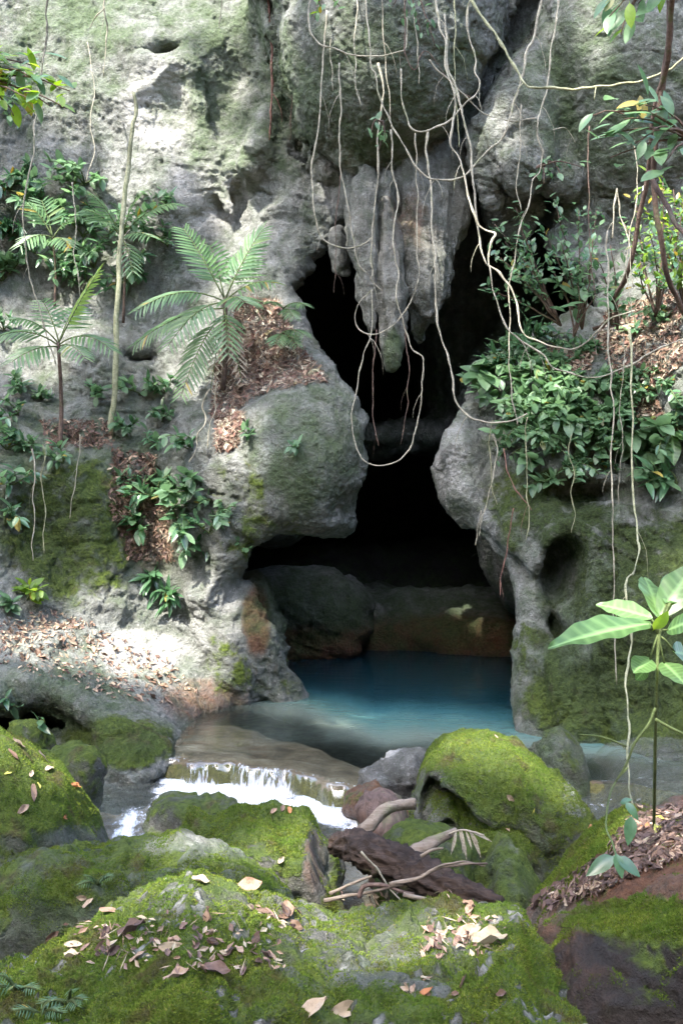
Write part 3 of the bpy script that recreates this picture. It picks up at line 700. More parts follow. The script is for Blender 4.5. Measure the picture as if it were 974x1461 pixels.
boulder('second', 'low mossy boulder with dry pale crest directly behind the bottom front boulder',
    [(215, 1320, 4.3, 205, 128, 0.32, -3, 4.5), (40, 1345, 4.25, 190, 122, 0.30, 10, 4.2), (350, 1340, 4.2, 90, 100, 0.26, -20, 3.4)], 0.02, k=0.15, floor=-0.4,
    knobs=0.7,
    paint=mossy(0.52, 0.02, pale=0.25, algae=0.6, knobs=0.7, bl=[('pale', 300, 1205, 130, 26, 0.35), ('moss', 310, 1203, 130, 22, -0.25), ('black', 150, 1290, 260, 50, 0.15)]))  # black also paints shade onto the side facing the camera
boulder('block', 'squarish mossy block in midstream with a bare brown right end',
    [(360, 1220, 5.1, 106, 78, 0.42, -6, 3.2), (410, 1240, 5.1, 62, 82, 0.36, 4, 3.4)], 0.022, k=0.1, floor=-0.55, knobs=0.4, paint=mossy(0.68, 0.32, waterline=-0.25, knobs=0.4, bl=[('brown', 448, 1230, 24, 60, 0.45), ('black', 452, 1240, 24, 60, 0.35), ('moss', 452, 1230, 22, 60, -0.6)]))
boulder('dark', 'dark wet rock splitting the stream just below the small waterfall',
    [(285, 1162, 5.75, 56, 38, 0.22, -4, 3.0), (250, 1170, 5.75, 22, 40, 0.2, 0, 3.0)], 0.02, k=0.06, floor=-0.6, paint=mossy(0.50, 0.05, waterline=-0.12, algae=0.5, bl=[('black', 250, 1165, 60, 40, 0.55)]))
boulder('left', 'smooth green boulder at the left edge sprinkled with fallen leaves',
    [(20, 1140, 5.0, 104, 108, 0.62, -22, 2.3), (78, 1175, 4.95, 64, 56, 0.42, -14, 2.4), (-60, 1160, 5.0, 120, 110, 0.6, 0, 2.2)], 0.022, k=0.16, floor=-0.6, relief=0.45, lo=0.8,
    paint=mossy(0.85, 0.30, algae=0.5, bl=[('black', 110, 1195, 70, 25, 0.4), ('moss', 120, 1195, 60, 22, -0.5)]))
boulder('leftsmall', 'small mossy rock wedged between the left boulder and the bank slab',
    [(112, 1085, 6.3, 30, 36, 0.2, -20, 2.4), (85, 1062, 6.5, 22, 20, 0.2, 0, 2.4), (46, 1034, 6.7, 24, 26, 0.2, 0, 2.3)], 0.02, k=0.08, floor=-0.4, paint=mossy(0.7, 0.35, pale=0.4))
boulder('big', 'largest bright green boulder right of the pool, split by a dark crack',
    [(702, 1128, 5.85, 100, 84, 0.52, -26, 2.6), (760, 1165, 5.8, 82, 72, 0.42, -38, 2.6), (640, 1095, 5.95, 50, 52, 0.38, -20, 2.4), (700, 1190, 5.65, 86, 62, 0.4, -20, 2.6), (608, 1115, 5.8, 20, 42, 0.26, -10, 2.5), (632, 1140, 5.65, 20, 48, 0.2, 12, 2.5)], 0.02, k=0.045,
    cuts=[(645, 1138, 5.45, 52, 12, 0.42, -38, 2.4), (614, 1120, 5.5, 8, 46, 0.3, -12, 2.2), (700, 1172, 5.25, 66, 6, 0.34, -16, 2.2), (642, 1190, 5.35, 22, 26, 0.2, 0, 2.4)],
    floor=-0.6, relief=0.6, lo=0.6, knobs=0.3, paint=mossy(0.80, 0.40, pale=0.3, algae=0.5, knobs=0.3, waterline=-0.35, bl=[('pale', 815, 1130, 35, 50, 0.5), ('moss', 818, 1135, 30, 45, -0.25), ('moss', 620, 1140, 36, 50, -0.35), ('black', 640, 1150, 26, 40, 0.4)]))
boulder('bigsmall', 'small pointed boulder with pale ridge at the foot of the split green boulder',
    [(715, 1245, 4.9, 42, 58, 0.24, -28, 2.4), (742, 1262, 4.8, 40, 40, 0.2, -30, 2.6)], 0.016, k=0.06, floor=-0.6, paint=mossy(0.62, 0.50, pale=0.2, algae=0.6, bl=[('pale', 738, 1212, 16, 30, 0.4)]))
boulder('underlog', 'half hidden mossy boulder behind the driftwood log',
    [(612, 1215, 5.1, 58, 46, 0.3, 0, 2.3), (600, 1260, 4.9, 50, 45, 0.2, 0, 2.3)], 0.02, k=0.1, floor=-0.6, paint=mossy(0.62, 0.5, waterline=-0.4))
boulder('back', 'rounded olive boulder against the right cave wall behind the split boulder',
    [(802, 1092, 7.1, 44, 62, 0.32, -14, 2.5), (838, 1120, 7.0, 32, 46, 0.26, -16, 2.5), (856, 1135, 6.9, 20, 40, 0.22, -10, 2.5)], 0.024, k=0.08, floor=-0.4, relief=0.6, paint=mossy(0.40, 0.22, pale=0.4, algae=0.6))
boulder('lip', 'grey and purple rock at the right end of the waterfall lip',
    [(566, 1098, 6.75, 46, 34, 0.28, -4, 2.6), (545, 1108, 6.75, 26, 26, 0.22, 0, 2.4), (592, 1092, 6.9, 30, 36, 0.25, 10, 2.4)], 0.022, k=0.08, floor=-0.5, paint=mossy(0.15, 0.0, waterline=-0.05, pale=0.6, algae=0.15, bl=[('black', 575, 1108, 40, 30, 0.3)]))
boulder('lipfoot', 'wet rounded brown rock with water sliding over its edge at the lip',
    [(540, 1116, 6.6, 40, 22, 0.22, -6, 2.4), (572, 1135, 6.45, 24, 24, 0.2, 0, 2.4)], 0.022, k=0.1, floor=-0.5, relief=0.5, paint=mossy(0.35, 0.2, waterline=-0.2, brown=0.55, bl=[('brown', 565, 1130, 30, 30, 0.4)]))
boulder('right', 'big dark reddish boulder under the leaf littered bank, bottom right corner',
    [(960, 1420, 3.35, 170, 150, 0.36, 10, 3.0), (1080, 1380, 3.3, 160, 170, 0.42, 6, 2.8), (865, 1400, 3.4, 84, 95, 0.28, 20, 2.8), (890, 1500, 3.3, 130, 130, 0.3, 0, 2.6)], 0.018, k=0.12, floor=-0.6, lo=0.7,
    paint=mossy(0.22, -0.3, algae=0.0, brown=0.6, bl=[('moss', 900, 1305, 120, 36, 0.45), ('moss', 950, 1350, 80, 40, 0.35), ('black', 900, 1420, 260, 150, 0.75), ('wet', 900, 1400, 200, 140, 0.5)]))
boulder('bank', 'long bank boulder with bright moss edge and brown litter on top, right side',
    [(930, 1262, 4.1, 150, 110, 0.75, 14, 2.4), (850, 1275, 4.2, 66, 85, 0.55, 38, 2.4), (1040, 1240, 4.0, 190, 120, 0.9, 4, 2.4), (860, 1215, 4.6, 60, 70, 0.35, 35, 2.3), (840, 1340, 3.7, 86, 60, 0.4, 18, 2.3)], 0.022, k=0.15, floor=-0.6, relief=0.6, lo=0.7,
    paint=mossy(0.25, 0.1, algae=0.1, brown=0.5, bl=[('moss', 820, 1205, 62, 60, 0.8), ('moss', 780, 1250, 45, 45, 0.8), ('moss', 870, 1160, 40, 25, 0.7), ('brown', 900, 1240, 100, 60, 0.5)]))

# ------------------------------------------------------------------ ground, bed and water
LIPX = np.array((-2.6, -1.35, -1.29, -0.70, -0.23, 0.06, 0.24, 0.50, 1.2, 3.0)); LIPY = np.array((7.62, 7.55, 7.46, 7.26, 6.98, 6.68, 6.48, 6.62, 6.85, 6.8))
def lip_y(x): return np.interp(x, LIPX, LIPY) + 0.035 * np.sin(x * 13) + 0.02 * np.sin(x * 31 + 1)
def bed_height(x, y):
    p = np.stack([x, y, 0 * x], 1); b = y - lip_y(x)
    pool = -0.05 - 0.10 * sstep(0.1, 0.9, b) - 1.2 * sstep(0.9, 4.6, b + 0.6 * x) + fbm(p * 1.4, 3) * 0.05
    low = -0.34 - 0.25 * sstep(0.9, 2.2, -b) + fbm(p * 2.2 + 7, 3) * 0.07 - 0.25 * sstep(-1.0, -2.4, x) * sstep(0.2, 1.0, -b)
    z = np.where(b > 0, pool, low)
    t = sstep(-0.12, 0.0, b); z = np.where(b <= 0, low + (np.minimum(pool, -0.05) - low) * t, z)
    z += sstep(3.2, 6.0, np.abs(x)) * 1.0 * sstep(-2.0, 0.0, -b)       # banks rise out of view
    z += sstep(3.0, -6.0, y) * 0.5
    return z
gx = np.concatenate([np.linspace(-40, -4, 19)[:-1], np.arange(-4, 4, 0.04), np.linspace(4, 40, 19)])
gy = np.concatenate([np.linspace(-60, 1.5, 26)[:-1], np.arange(1.5, 6.3, 0.05), np.arange(6.3, 8.0, 0.02), np.arange(8.0, 14, 0.06), np.linspace(14, 40, 14)])
GX, GY = np.meshgrid(gx, gy, indexing='ij'); xx, yy = GX.ravel(), GY.ravel()
zz = bed_height(xx, yy)
far = sstep(8, 30, np.hypot(xx, np.maximum(-yy, 0) * 1.0)) * (yy < 6)
zz = zz + far * 7.0 + far * fbm(np.stack([xx, yy, 0 * xx], 1) * 0.15, 3) * 2
def grid_quads(nx, ny):
    i = (np.arange(nx - 1)[:, None] * ny + np.arange(ny - 1)[None]).ravel()
    return np.stack([i, i + ny, i + ny + 1, i + 1], 1)
GV = np.stack([xx, yy, zz], 1); GQ = grid_quads(len(gx), len(gy))
b_ = yy - lip_y(xx)
gm = sstep(-0.3, -0.14, b_) * sstep(0.05, -0.01, b_) * 1.2 * sstep(-0.4, 0.3, pnoise(GV * 5) + 0.35)
ground = link('ground', mesh_from('ground', GV, GQ, M_BED, dict(moss=gm, foam=0 * gm))); tag(ground, kind='structure')
add_hit(GV, GQ)

def water_sheet(name, xs, ys, zf, keep, mat, attrs):
    A, B = np.meshgrid(xs, ys, indexing='ij'); x, y = A.ravel(), B.ravel(); z = zf(x, y)
    V = np.stack([x, y, z], 1); Qd = grid_quads(len(xs), len(ys)); ok = keep(x, y)[Qd].all(1); Qd = Qd[ok]
    u, inv = np.unique(Qd, return_inverse=True); V = V[u]; Qd = inv.reshape(Qd.shape)
    o = link(name, mesh_from(name, V, Qd, mat, attrs(V))); tag(o, kind='structure'); return o
# the pool behind the lip
def pool_z(x, y):
    b = y - lip_y(x); p = np.stack([x, y, 0 * x], 1)
    return 0.0 - 0.02 * sstep(0.25, 0.0, b) + 0.004 * pnoise(p * 6) * sstep(0.8, 0.1, b)
def pool_attr(V):
    dpt = -bed_height(V[:, 0], V[:, 1]); b = V[:, 1] - lip_y(V[:, 0])
    fo = 0.75 * sstep(0.05, -0.01, b) * sstep(-0.1, 0.4, pnoise(V * (7, 9, 1)) + 0.2) + 0.14 * sstep(0.3, 0.0, b) * sstep(0.1, 0.5, pnoise(V * (3, 14, 1)))
    return dict(turbid=np.clip(0.06 + 0.90 * sstep(0.10, 0.36, dpt), 0, 0.97), deep=sstep(0.15, 1.25, dpt), foam=fo)
water_sheet('pool_water', np.arange(-2.2, 2.6, 0.04), np.concatenate([np.arange(6.5, 8.2, 0.025), np.arange(8.2, 17.5, 0.15)]), pool_z, lambda x, y: y > lip_y(x) - 0.015, M_POOL, pool_attr)
# the stream below
def stream_z(x, y):
    p = np.stack([x, y, 0 * x], 1); b = lip_y(x) - y
    z = -0.17 - 0.012 * b + 0.018 * pnoise(p * 7) * sstep(1.3, 0.2, b)
    left = sstep(6.75, 6.0, y) * sstep(-0.78, -1.05, x)
    z = z - 0.30 * left + 0.03 * pnoise(p * (12, 5, 1)) * sstep(6.4, 5.8, y) * sstep(-0.7, -0.95, x)
    z = z - 0.36 * sstep(5.7, 5.2, y) * sstep(-0.2, 0.1, x)
    return z
def stream_attr(V):
    x, y = V[:, 0], V[:, 1]; b = lip_y(x) - y
    fo = 1.15 * sstep(0.85, 0.30, b + 0.16 * pnoise(V * 3)) * (0.8 + 0.5 * pnoise(V * 8)) * sstep(-1.45, -1.2, x) * sstep(0.5, 0.25, x)
    fo = np.maximum(fo, 0.72 * sstep(6.9, 6.6, y) * sstep(-1.62, -1.42, x) * sstep(-0.8, -0.95, x) * (0.75 + 0.7 * pnoise(V * (11, 2.0, 1))))
    fo = np.maximum(fo, 0.75 * sstep(7.35, 7.0, y) * sstep(-1.4, -1.2, x) * sstep(-0.6, -0.9, x) * sstep(6.3, 6.7, y))
    fo = np.maximum(fo, 0.55 * sstep(5.55, 5.3, y) * sstep(-0.3, 0.0, x) * (0.6 + 0.8 * pnoise(V * (9, 3, 1))))
    return dict(turbid=0.22 + 0 * x, foam=fo)
water_sheet('stream_water', np.arange(-3.4, 1.9, 0.035), np.arange(2.2, 7.6, 0.035), stream_z, lambda x, y: y < lip_y(x) + 0.02, M_STREAM, stream_attr)
# curtains of falling water along the lip
def fall(name, x0, x1, drop_z, label, bulge=0.10, n=120, streaks=1.0):
    xs = np.linspace(x0, x1, n); m = 12; V = []; fo = []
    for j in range(m):
        t = j / (m - 1)
        yy_ = lip_y(xs) - 0.012 - bulge * (t ** 0.6) - 0.03 * t * pnoise(np.stack([xs * 6, 0 * xs, 0 * xs + t], 1))
        z = -0.012 + (drop_z + 0.012) * t ** 1.6
        V.append(np.stack([xs, yy_, np.full(n, z) + 0.01 * pnoise(np.stack([xs * 18, 0 * xs + 3, 0 * xs], 1))], 1))
        den = sstep(-0.5, 0.2, pnoise(np.stack([xs * 3.3, 0 * xs + 9.3, 0 * xs], 1)) + 0.05) * streaks
        fo.append(0.85 * den * (0.6 + 0.4 * t) + 0.45 * sstep(0.7, 1.0, t) - 0.05)
    V = np.stack(V, 1).reshape(-1, 3); fo = np.stack(fo, 1).ravel()
    o = link(name, mesh_from(name, V, grid_quads(n, m), M_FALL, dict(foam=fo))); tag(o, kind='structure'); return o
fall('waterfall', -1.27, 0.30, -0.18, None)
# cascade coming in from the right behind the bank
def casc_z(x, y): return 0.10 + (x - 1.75) * 0.10 - 0.20 * sstep(1.95, 1.7, x) + 0.03 * pnoise(np.stack([x * 4, y * 9, 0 * x], 1))
water_sheet('side_stream_water', np.arange(1.55, 3.4, 0.03), np.arange(5.9, 7.4, 0.03), casc_z, lambda x, y: (y > 5.9) & (x < 3.4), M_STREAM,
    lambda V: dict(turbid=0.25 + 0 * V[:, 0], foam=0.02 + 0.30 * pnoise(V * (2.0, 9, 2)) + 0.15 * sstep(2.05, 1.85, V[:, 0])))
# ------------------------------------------------------------------ where things stand
_BV = np.concatenate(HIT_V); _BF = np.concatenate(HIT_F)
BVH = BVHTree.FromPolygons(_BV.tolist(), _BF.tolist(), all_triangles=False)
def hit(px, py):
    """the surface seen at photo pixel (px, py): point and normal"""
    o = Vector((0, 0, CAMZ)); d = Vector(((px - CX) / F, 1, -(py - CY) / F)).normalized()
    p, n, i, t = BVH.ray_cast(o, d)
    if p is None: return None
    if n.dot(d) > 0: n = -n
    return np.array(p), np.array(n)
def drop(p):
    q, n, i, t = BVH.ray_cast(Vector(p), Vector((0, 0, -1)))
    return (np.array(q), np.array(n)) if q is not None else None
def unit(v): v = np.asarray(v, float); return v / max(np.linalg.norm(v), 1e-9)
def in_poly(poly, n, rnd):
    poly = np.array(poly, float); lo, hi = poly.min(0), poly.max(0); out = []
    while len(out) < n:
        x, y = rnd.uniform(lo[0], hi[0]), rnd.uniform(lo[1], hi[1]); c = False
        for (x0, y0), (x1, y1) in zip(poly, np.roll(poly, -1, 0)):
            if (y0 > y) != (y1 > y) and x < (x1 - x0) * (y - y0) / (y1 - y0) + x0: c = not c
        if c: out.append((x, y))
    return out

# ------------------------------------------------------------------ tubes
def catmull(P, n=6):
    P = np.asarray(P, float); P = np.concatenate([[2 * P[0] - P[1]], P, [2 * P[-1] - P[-2]]]); out = []
    for i in range(1, len(P) - 2):
        a, b, c, d = P[i - 1:i + 3]
        for t in np.linspace(0, 1, n, endpoint=False):
            out.append(0.5 * ((2 * b) + (-a + c) * t + (2 * a - 5 * b + 4 * c - d) * t * t + (-a + 3 * b - 3 * c + d) * t ** 3))
    out.append(P[-2]); return np.array(out)
def tube_geo(P, rad, sides=6, knobs=0.0, seed=0.0):
    P = np.asarray(P, float); n = len(P); T = np.gradient(P, axis=0); T /= np.maximum(np.linalg.norm(T, axis=1, keepdims=True), 1e-9)
    up = np.array((0.0, 1, 0.2)) if abs(T[0] @ (0, 1, 0.2)) < 0.8 else np.array((1.0, 0, 0))
    U = np.empty((n, 3)); u = unit(np.cross(T[0], up))
    for i in range(n):
        u = unit(u - T[i] * (u @ T[i])); U[i] = u
    B = np.cross(T, U); r = np.broadcast_to(np.asarray(rad, float), (n,)).copy()
    if knobs:
        s = np.concatenate([[0], np.cumsum(np.linalg.norm(np.diff(P, axis=0), axis=1))])
        r *= 1 + knobs * np.clip(pnoise(np.stack([s * 9 + seed, 0 * s + seed, 0 * s], 1)) * 1.6, -0.5, 1.2)
    a = np.arange(sides) / sides * 2 * math.pi
    V = P[:, None] + r[:, None, None] * (np.cos(a)[None, :, None] * U[:, None] + np.sin(a)[None, :, None] * B[:, None])
    V = V.reshape(-1, 3); i = np.arange(n - 1)[:, None] * sides; j = np.arange(sides)[None]; k = (j + 1) % sides
    Qd = np.stack([i + j, i + sides + j, i + sides + k, i + k], -1).reshape(-1, 4)
    c = len(V); V = np.concatenate([V, P[:1], P[-1:]]); e = (n - 1) * sides
    jj = np.arange(sides); kk = (jj + 1) % sides
    tri = np.concatenate([np.stack([np.full(sides, c), jj, kk], 1), np.stack([np.full(sides, c + 1), e + kk, e + jj], 1)])
    return V, [Qd, tri]
def wiggle(P, amp, freq, seed):
    s = np.concatenate([[0], np.cumsum(np.linalg.norm(np.diff(P, axis=0), axis=1))])
    w = np.stack([fbm(np.stack([s * freq + seed * 7.7 + 30 * k, 0 * s + seed, 0 * s], 1), 3) for k in range(3)], 1)
    m = np.minimum(1, np.minimum(s, s[-1] - s) / 0.1)
    return P + w * amp * m[:, None]
def geo_join(parts):
    V = []; qs = []; ts = []; o = 0
    for v, fs in parts:
        V.append(v)
        for a in fs: (qs if a.shape[1] == 4 else ts).append(a + o)
        o += len(v)
    return np.concatenate(V), ([np.concatenate(qs)] if qs else []) + ([np.concatenate(ts)] if ts else [])
def tube_obj(name, P, rad, mat, parent=None, origin=(0, 0, 0), sides=6, knobs=0.0, seed=0.0):
    V, fs = tube_geo(P, rad, sides, knobs, seed)
    return link(name, mesh_from(name, V - np.asarray(origin), fs, mat), parent, None if parent else origin)

# ------------------------------------------------------------------ lianas and hanging roots: photo pixels, traced
def liana(name, label, cat, pts, d0, d1, r_px, mat, group='lianas hanging before the cave', d_mid=None, taper=0.7, amp=0.022):
    n = len(pts); P = []
    for i, (x, y) in enumerate(pts):
        t = i / (n - 1); d = d0 + (d1 - d0) * t if d_mid is None else ((d0 * (1 - 2 * t) + d_mid * 2 * t) if t < 0.5 else (d_mid * (2 - 2 * t) + d1 * (2 * t - 1)))
        P.append(W(x, y, d))
    seed = R.random() * 50
    Q = wiggle(catmull(P, 7), amp, 3.5, seed); r = 0.58 * r_px * np.mean([d0, d1]) / F
    s_ = np.arange(len(Q)) / 7.0
    rr = np.linspace(r * 1.15, r * taper, len(Q)) * (1 + 0.30 * pnoise(np.stack([s_ * 0.8 + seed, 0 * s_, 0 * s_], 1)))
    o = tube_obj(name, Q, rr, mat, None, tuple(Q[0]), 6, 0.55, seed); tag(o, label, cat, group)
    for k in range(min(5, n // 4)):
        i = R.randrange(2, len(Q) - 3); L = R.uniform(0.10, 0.34); sd = unit(np.array((R.uniform(-1, 1), R.uniform(-.4, .4), 0)))
        T_ = np.array([Q[i] + sd * L * 0.35 * math.sin(t * 1.6) + np.array((0, 0, -L * t ** 1.3)) for t in np.linspace(0, 1, 7)])
        tube_obj('rootlet', wiggle(T_, 0.012, 9, R.random() * 40), np.linspace(r * 0.42, r * 0.15, 7), mat, o, tuple(Q[0]), 4)
    return Q
LIANAS = [
 ('thick liana curving across the top right and off the right edge', [(655,-30),(672,0),(705,48),(735,98),(745,118),(766,125),(811,126),(856,123),(901,118),(947,103),(967,90),(990,70)], 8.6, 8.0, 3.3, 'G'),
 ('liana in one wide deep loop between the bulge and the hanging pillar', [(776,-25),(773,0),(758,55),(751,75),(748,101),(735,136),(725,171),(713,201),(700,214),(680,231),(660,249),(635,258),(612,256),(592,236),(575,206),(559,176),(547,156),(538,131),(537,106),(529,91),(528,55),(522,10),(519,-25)], 8.7, 8.5, 2.6, 'P'),
 ('long straight liana from the top right down past the hanging pillar', [(798,-25),(795,0),(792,30),(786,65),(781,116),(773,156),(766,171),(766,191),(773,216),(771,241),(758,262),(751,302),(735,352),(731,380),(726,410),(726,450),(726,526),(733,581),(738,606)], 8.8, 8.5, 2.0, 'P'),
 ('pale liana ending in a short hook on the overhanging bulge', [(672,-25),(670,0),(666,30),(670,60),(678,83),(678,103),(685,121),(678,136),(655,156),(635,174),(610,186),(592,187),(580,174),(574,151),(572,98)], 8.6, 8.5, 2.5, 'P'),
 ('winding liana that reaches the leafy ledge and runs on into the right edge', [(618,-25),(620,0),(627,35),(635,55),(634,90),(645,121),(650,151),(642,201),(657,224),(665,262),(673,292),(685,322),(705,332),(700,347),(698,390),(715,455),(740,483),(771,506),(786,521),(826,538),(856,540),(901,521),(937,498),(990,480)], 8.5, 7.8, 2.8, 'P'),
 ('liana dropping beside the winding one, then climbing over the litter slope', [(634,20),(640,96),(658,156),(670,211),(675,272),(683,332),(690,370),(715,395),(735,425),(743,468),(766,486),(796,498),(826,495),(856,468),(871,455),(905,443)], 8.6, 8.2, 2.6, 'P'),
 ('thin straight pale liana left of the stalactites', [(484,90),(486,151),(484,201),(489,252),(497,302),(509,370),(522,390),(541,412)], 9.0, 9.1, 1.8, 'P'),
 ('liana hanging in front of the cave hole and hooking onto the right lip', [(610,185),(608,221),(615,262),(617,322),(622,370),(622,390),(620,430),(625,466),(637,501),(645,536),(647,561),(660,586),(678,600),(705,605),(730,600),(752,590)], 8.9, 8.5, 2.7, 'P'),
 ('thin loop liana wrapped under the stalactite tips', [(592,190),(595,282),(596,370),(595,400),(580,440),(554,468),(529,478),(514,473),(507,455),(514,430),(532,412)], 9.0, 9.2, 1.5, 'P'),
 ('long U shaped liana whose loop hangs lowest in the cave mouth', [(557,185),(560,236),(567,282),(562,322),(564,370),(567,390),(567,425),(577,466),(587,496),(605,511),(600,551),(597,591),(587,632),(570,657),(544,663),(519,657),(504,627),(502,596),(509,551),(519,506),(529,476),(530,412)], 8.9, 8.9, 1.9, 'P'),
 ('kinked liana down the face of the left stalactite', [(539,90),(544,131),(539,211),(539,262),(534,302),(528,360),(533,385),(531,400),(545,415)], 9.0, 9.15, 2.2, 'P'),
 ('liana sagging between two strands high on the bulge', [(447,-20),(441,35),(458,63),(490,75),(524,80),(560,75),(580,60),(575,-20)], 8.7, 8.7, 2.2, 'P'),
 ('pale liana along the left side of the bulge ending in a curl by the stalactites', [(466,15),(460,90),(455,166),(445,241),(448,302),(458,337),(475,350),(500,354),(518,350),(532,336)], 9.1, 9.2, 1.8, 'P'),
 ('thin brown aerial root hanging free in the left of the cave hole', [(485,250),(480,320),(477,390),(476,418)], 9.5, 9.5, 1.0, 'D'),
 ('thin knotted aerial root hanging under the left stalactite', [(537,470),(532,520),(532,561),(531,590),(536,615),(540,636)], 9.3, 9.3, 1.4, 'D'),
 ('thin aerial root hanging in the right half of the loop', [(578,466),(582,500),(583,531),(582,580),(575,610),(571,634)], 9.3, 9.3, 1.2, 'D'),
 ('long thin liana touching the front of the right wall above the niche', [(866,330),(867,400),(866,440),(869,511),(874,571),(871,672),(874,730),(874,850),(879,977)], 7.6, 7.2, 2.0, 'P'),
 ('liana with a kinked elbow beside the big-leaved plant', [(897,470),(902,576),(904,730),(909,775),(906,815),(891,825),(902,896),(894,971),(894,1031),(899,1100),(902,1148)], 6.6, 4.6, 2.6, 'G'),
 ('short dry root dangling from the right lip over the water', [(686,728),(683,745),(678,778)], 8.7, 8.7, 1.5, 'P'),
 ('forked brown root hanging at the lower right of the cave arch', [(732,725),(726,760),(720,795),(714,825),(713,850)], 8.5, 8.5, 1.6, 'R'),
 ('pale bent root below the leafy ledge', [(702,620),(712,640),(702,680),(690,730),(683,765)], 8.7, 8.6, 1.6, 'P'),
 ('pair of pinkish dry roots sagging over the mossy right wall', [(718,640),(722,665),(733,690),(745,710),(758,728)], 8.4, 8.3, 1.6, 'R'),
 ('greenish hanging stem before the right wall', [(752,595),(750,640),(752,690),(752,740),(750,770)], 8.3, 8.3, 1.3, 'G'),
 ('tall pale liana rising up the left edge of the cliff', [(70,-25),(67,20),(65,65),(55,141),(45,231),(35,282),(35,342),(42,390),(60,455),(80,520)], 9.2, 9.8, 2.2, 'P'),
 ('pair of short pale roots at the top left', [(149,-20),(151,20),(152,40),(151,70),(148,108)], 10.4, 10.6, 1.8, 'P'),
 ('thin root trailing over the top left rock', [(150,10),(138,25),(128,40)], 10.4, 10.6, 1.3, 'P'),
 ('short root hanging from the top edge beside the bulge', [(317,-20),(315,15),(313,42)], 10.4, 10.5, 1.4, 'P'),
 ('thick reddish root running down the crack left of the bulge', [(382,-20),(384,40),(388,80),(387,120),(387,165),(384,200)], 10.2, 10.5, 3.2, 'R'),
 ('thin dark root beside the thick reddish root', [(411,-10),(414,60),(417,130),(414,200)], 10.0, 10.2, 1.2, 'D'),
 ('fine strand hanging close beside the kinked liana', [(545,-10),(547,60),(552,120),(560,190)], 8.8, 9.0, 1.3, 'P'),
 ('fine strand in front of the bulge with a leafy tuft', [(575,-15),(578,60),(588,100),(604,72),(620,90),(650,125),(672,140)], 8.5, 8.6, 1.2, 'D'),
 ('thin liana crossing diagonally from the bulge to the pillar', [(612,85),(630,105),(655,130),(690,160),(720,172),(765,168)], 8.5, 8.7, 1.7, 'P'),
 ('short arched twig on the right of the pillar', [(788,185),(805,182),(815,192),(820,204)], 8.9, 9.0, 1.1, 'P'),
 ('second thin liana in front of the right wall above the litter slope', [(873,340),(878,270),(885,300),(893,340),(903,410)], 7.9, 7.9, 1.7, 'P'),
 ('curling brown root thrown over the leaf litter slope on the right', [(845,470),(862,462),(880,450),(898,448),(915,440)], 8.9, 8.8, 3.0, 'D'),
]
for lab, x0, y0, x1, y1, dd in [('fine thread root at the far left of the bulge', 470, -20, 474, 130, 9.2), ('fine thread root left of the long straight liana strands', 505, -20, 512, 150, 9.0), ('fine thread root between the looping lianas high on the bulge', 590, -20, 596, 120, 8.7), ('fine thread root in front of the dark cleft', 650, -20, 655, 210, 8.9),
    ('fine thread root on the hanging pillar', 742, 150, 738, 300, 9.2), ('fine thread root before the upright shrub', 838, 180, 846, 420, 8.4), ('fine thread root before the pale right shrub', 905, 200, 896, 450, 7.8), ('fine thread root at the right end of the ledge', 890, 480, 884, 720, 8.0), ('fine thread root beside the pinkish roots', 700, 600, 706, 720, 8.6), ('fine thread root over the mossy right wall', 815, 620, 818, 760, 8.2),
    ('fine thread root on the upper left cliff', 130, 60, 128, 260, 10.6), ('fine thread root hanging at the left palm', 108, 260, 112, 430, 10.2), ('fine thread root on the left terrace wall', 50, 640, 48, 800, 9.2), ('fine thread root low on the left mossy wall', 62, 650, 66, 790, 9.2), ('fine thread root above the gully', 118, 620, 100, 740, 9.3), ('thin pale root running down from the largest palm', 300, 560, 272, 660, 9.3), ('thin root beside the largest palm', 312, 545, 296, 640, 9.4)]:
    m_ = [(x0 + (x1 - x0) * t + R.uniform(-5, 5), y0 + (y1 - y0) * t) for t in np.linspace(0, 1, 6)]
    LIANAS.append((lab, m_, dd, dd, R.uniform(1.0, 1.7), R.choice('PGDP')))
LM = {'P': M_VINE, 'G': M_VINE_G, 'D': M_VINE_D, 'R': M_VINE_R}
for lab, pts, d0, d1, r, m in LIANAS:
    nm = 'hanging_root' if 'root' in lab else 'liana'
    liana(nm, lab, 'root' if nm == 'hanging_root' else 'liana', pts, d0, d1, r, LM[m], 'hanging roots' if nm == 'hanging_root' else 'lianas hanging before the cave')

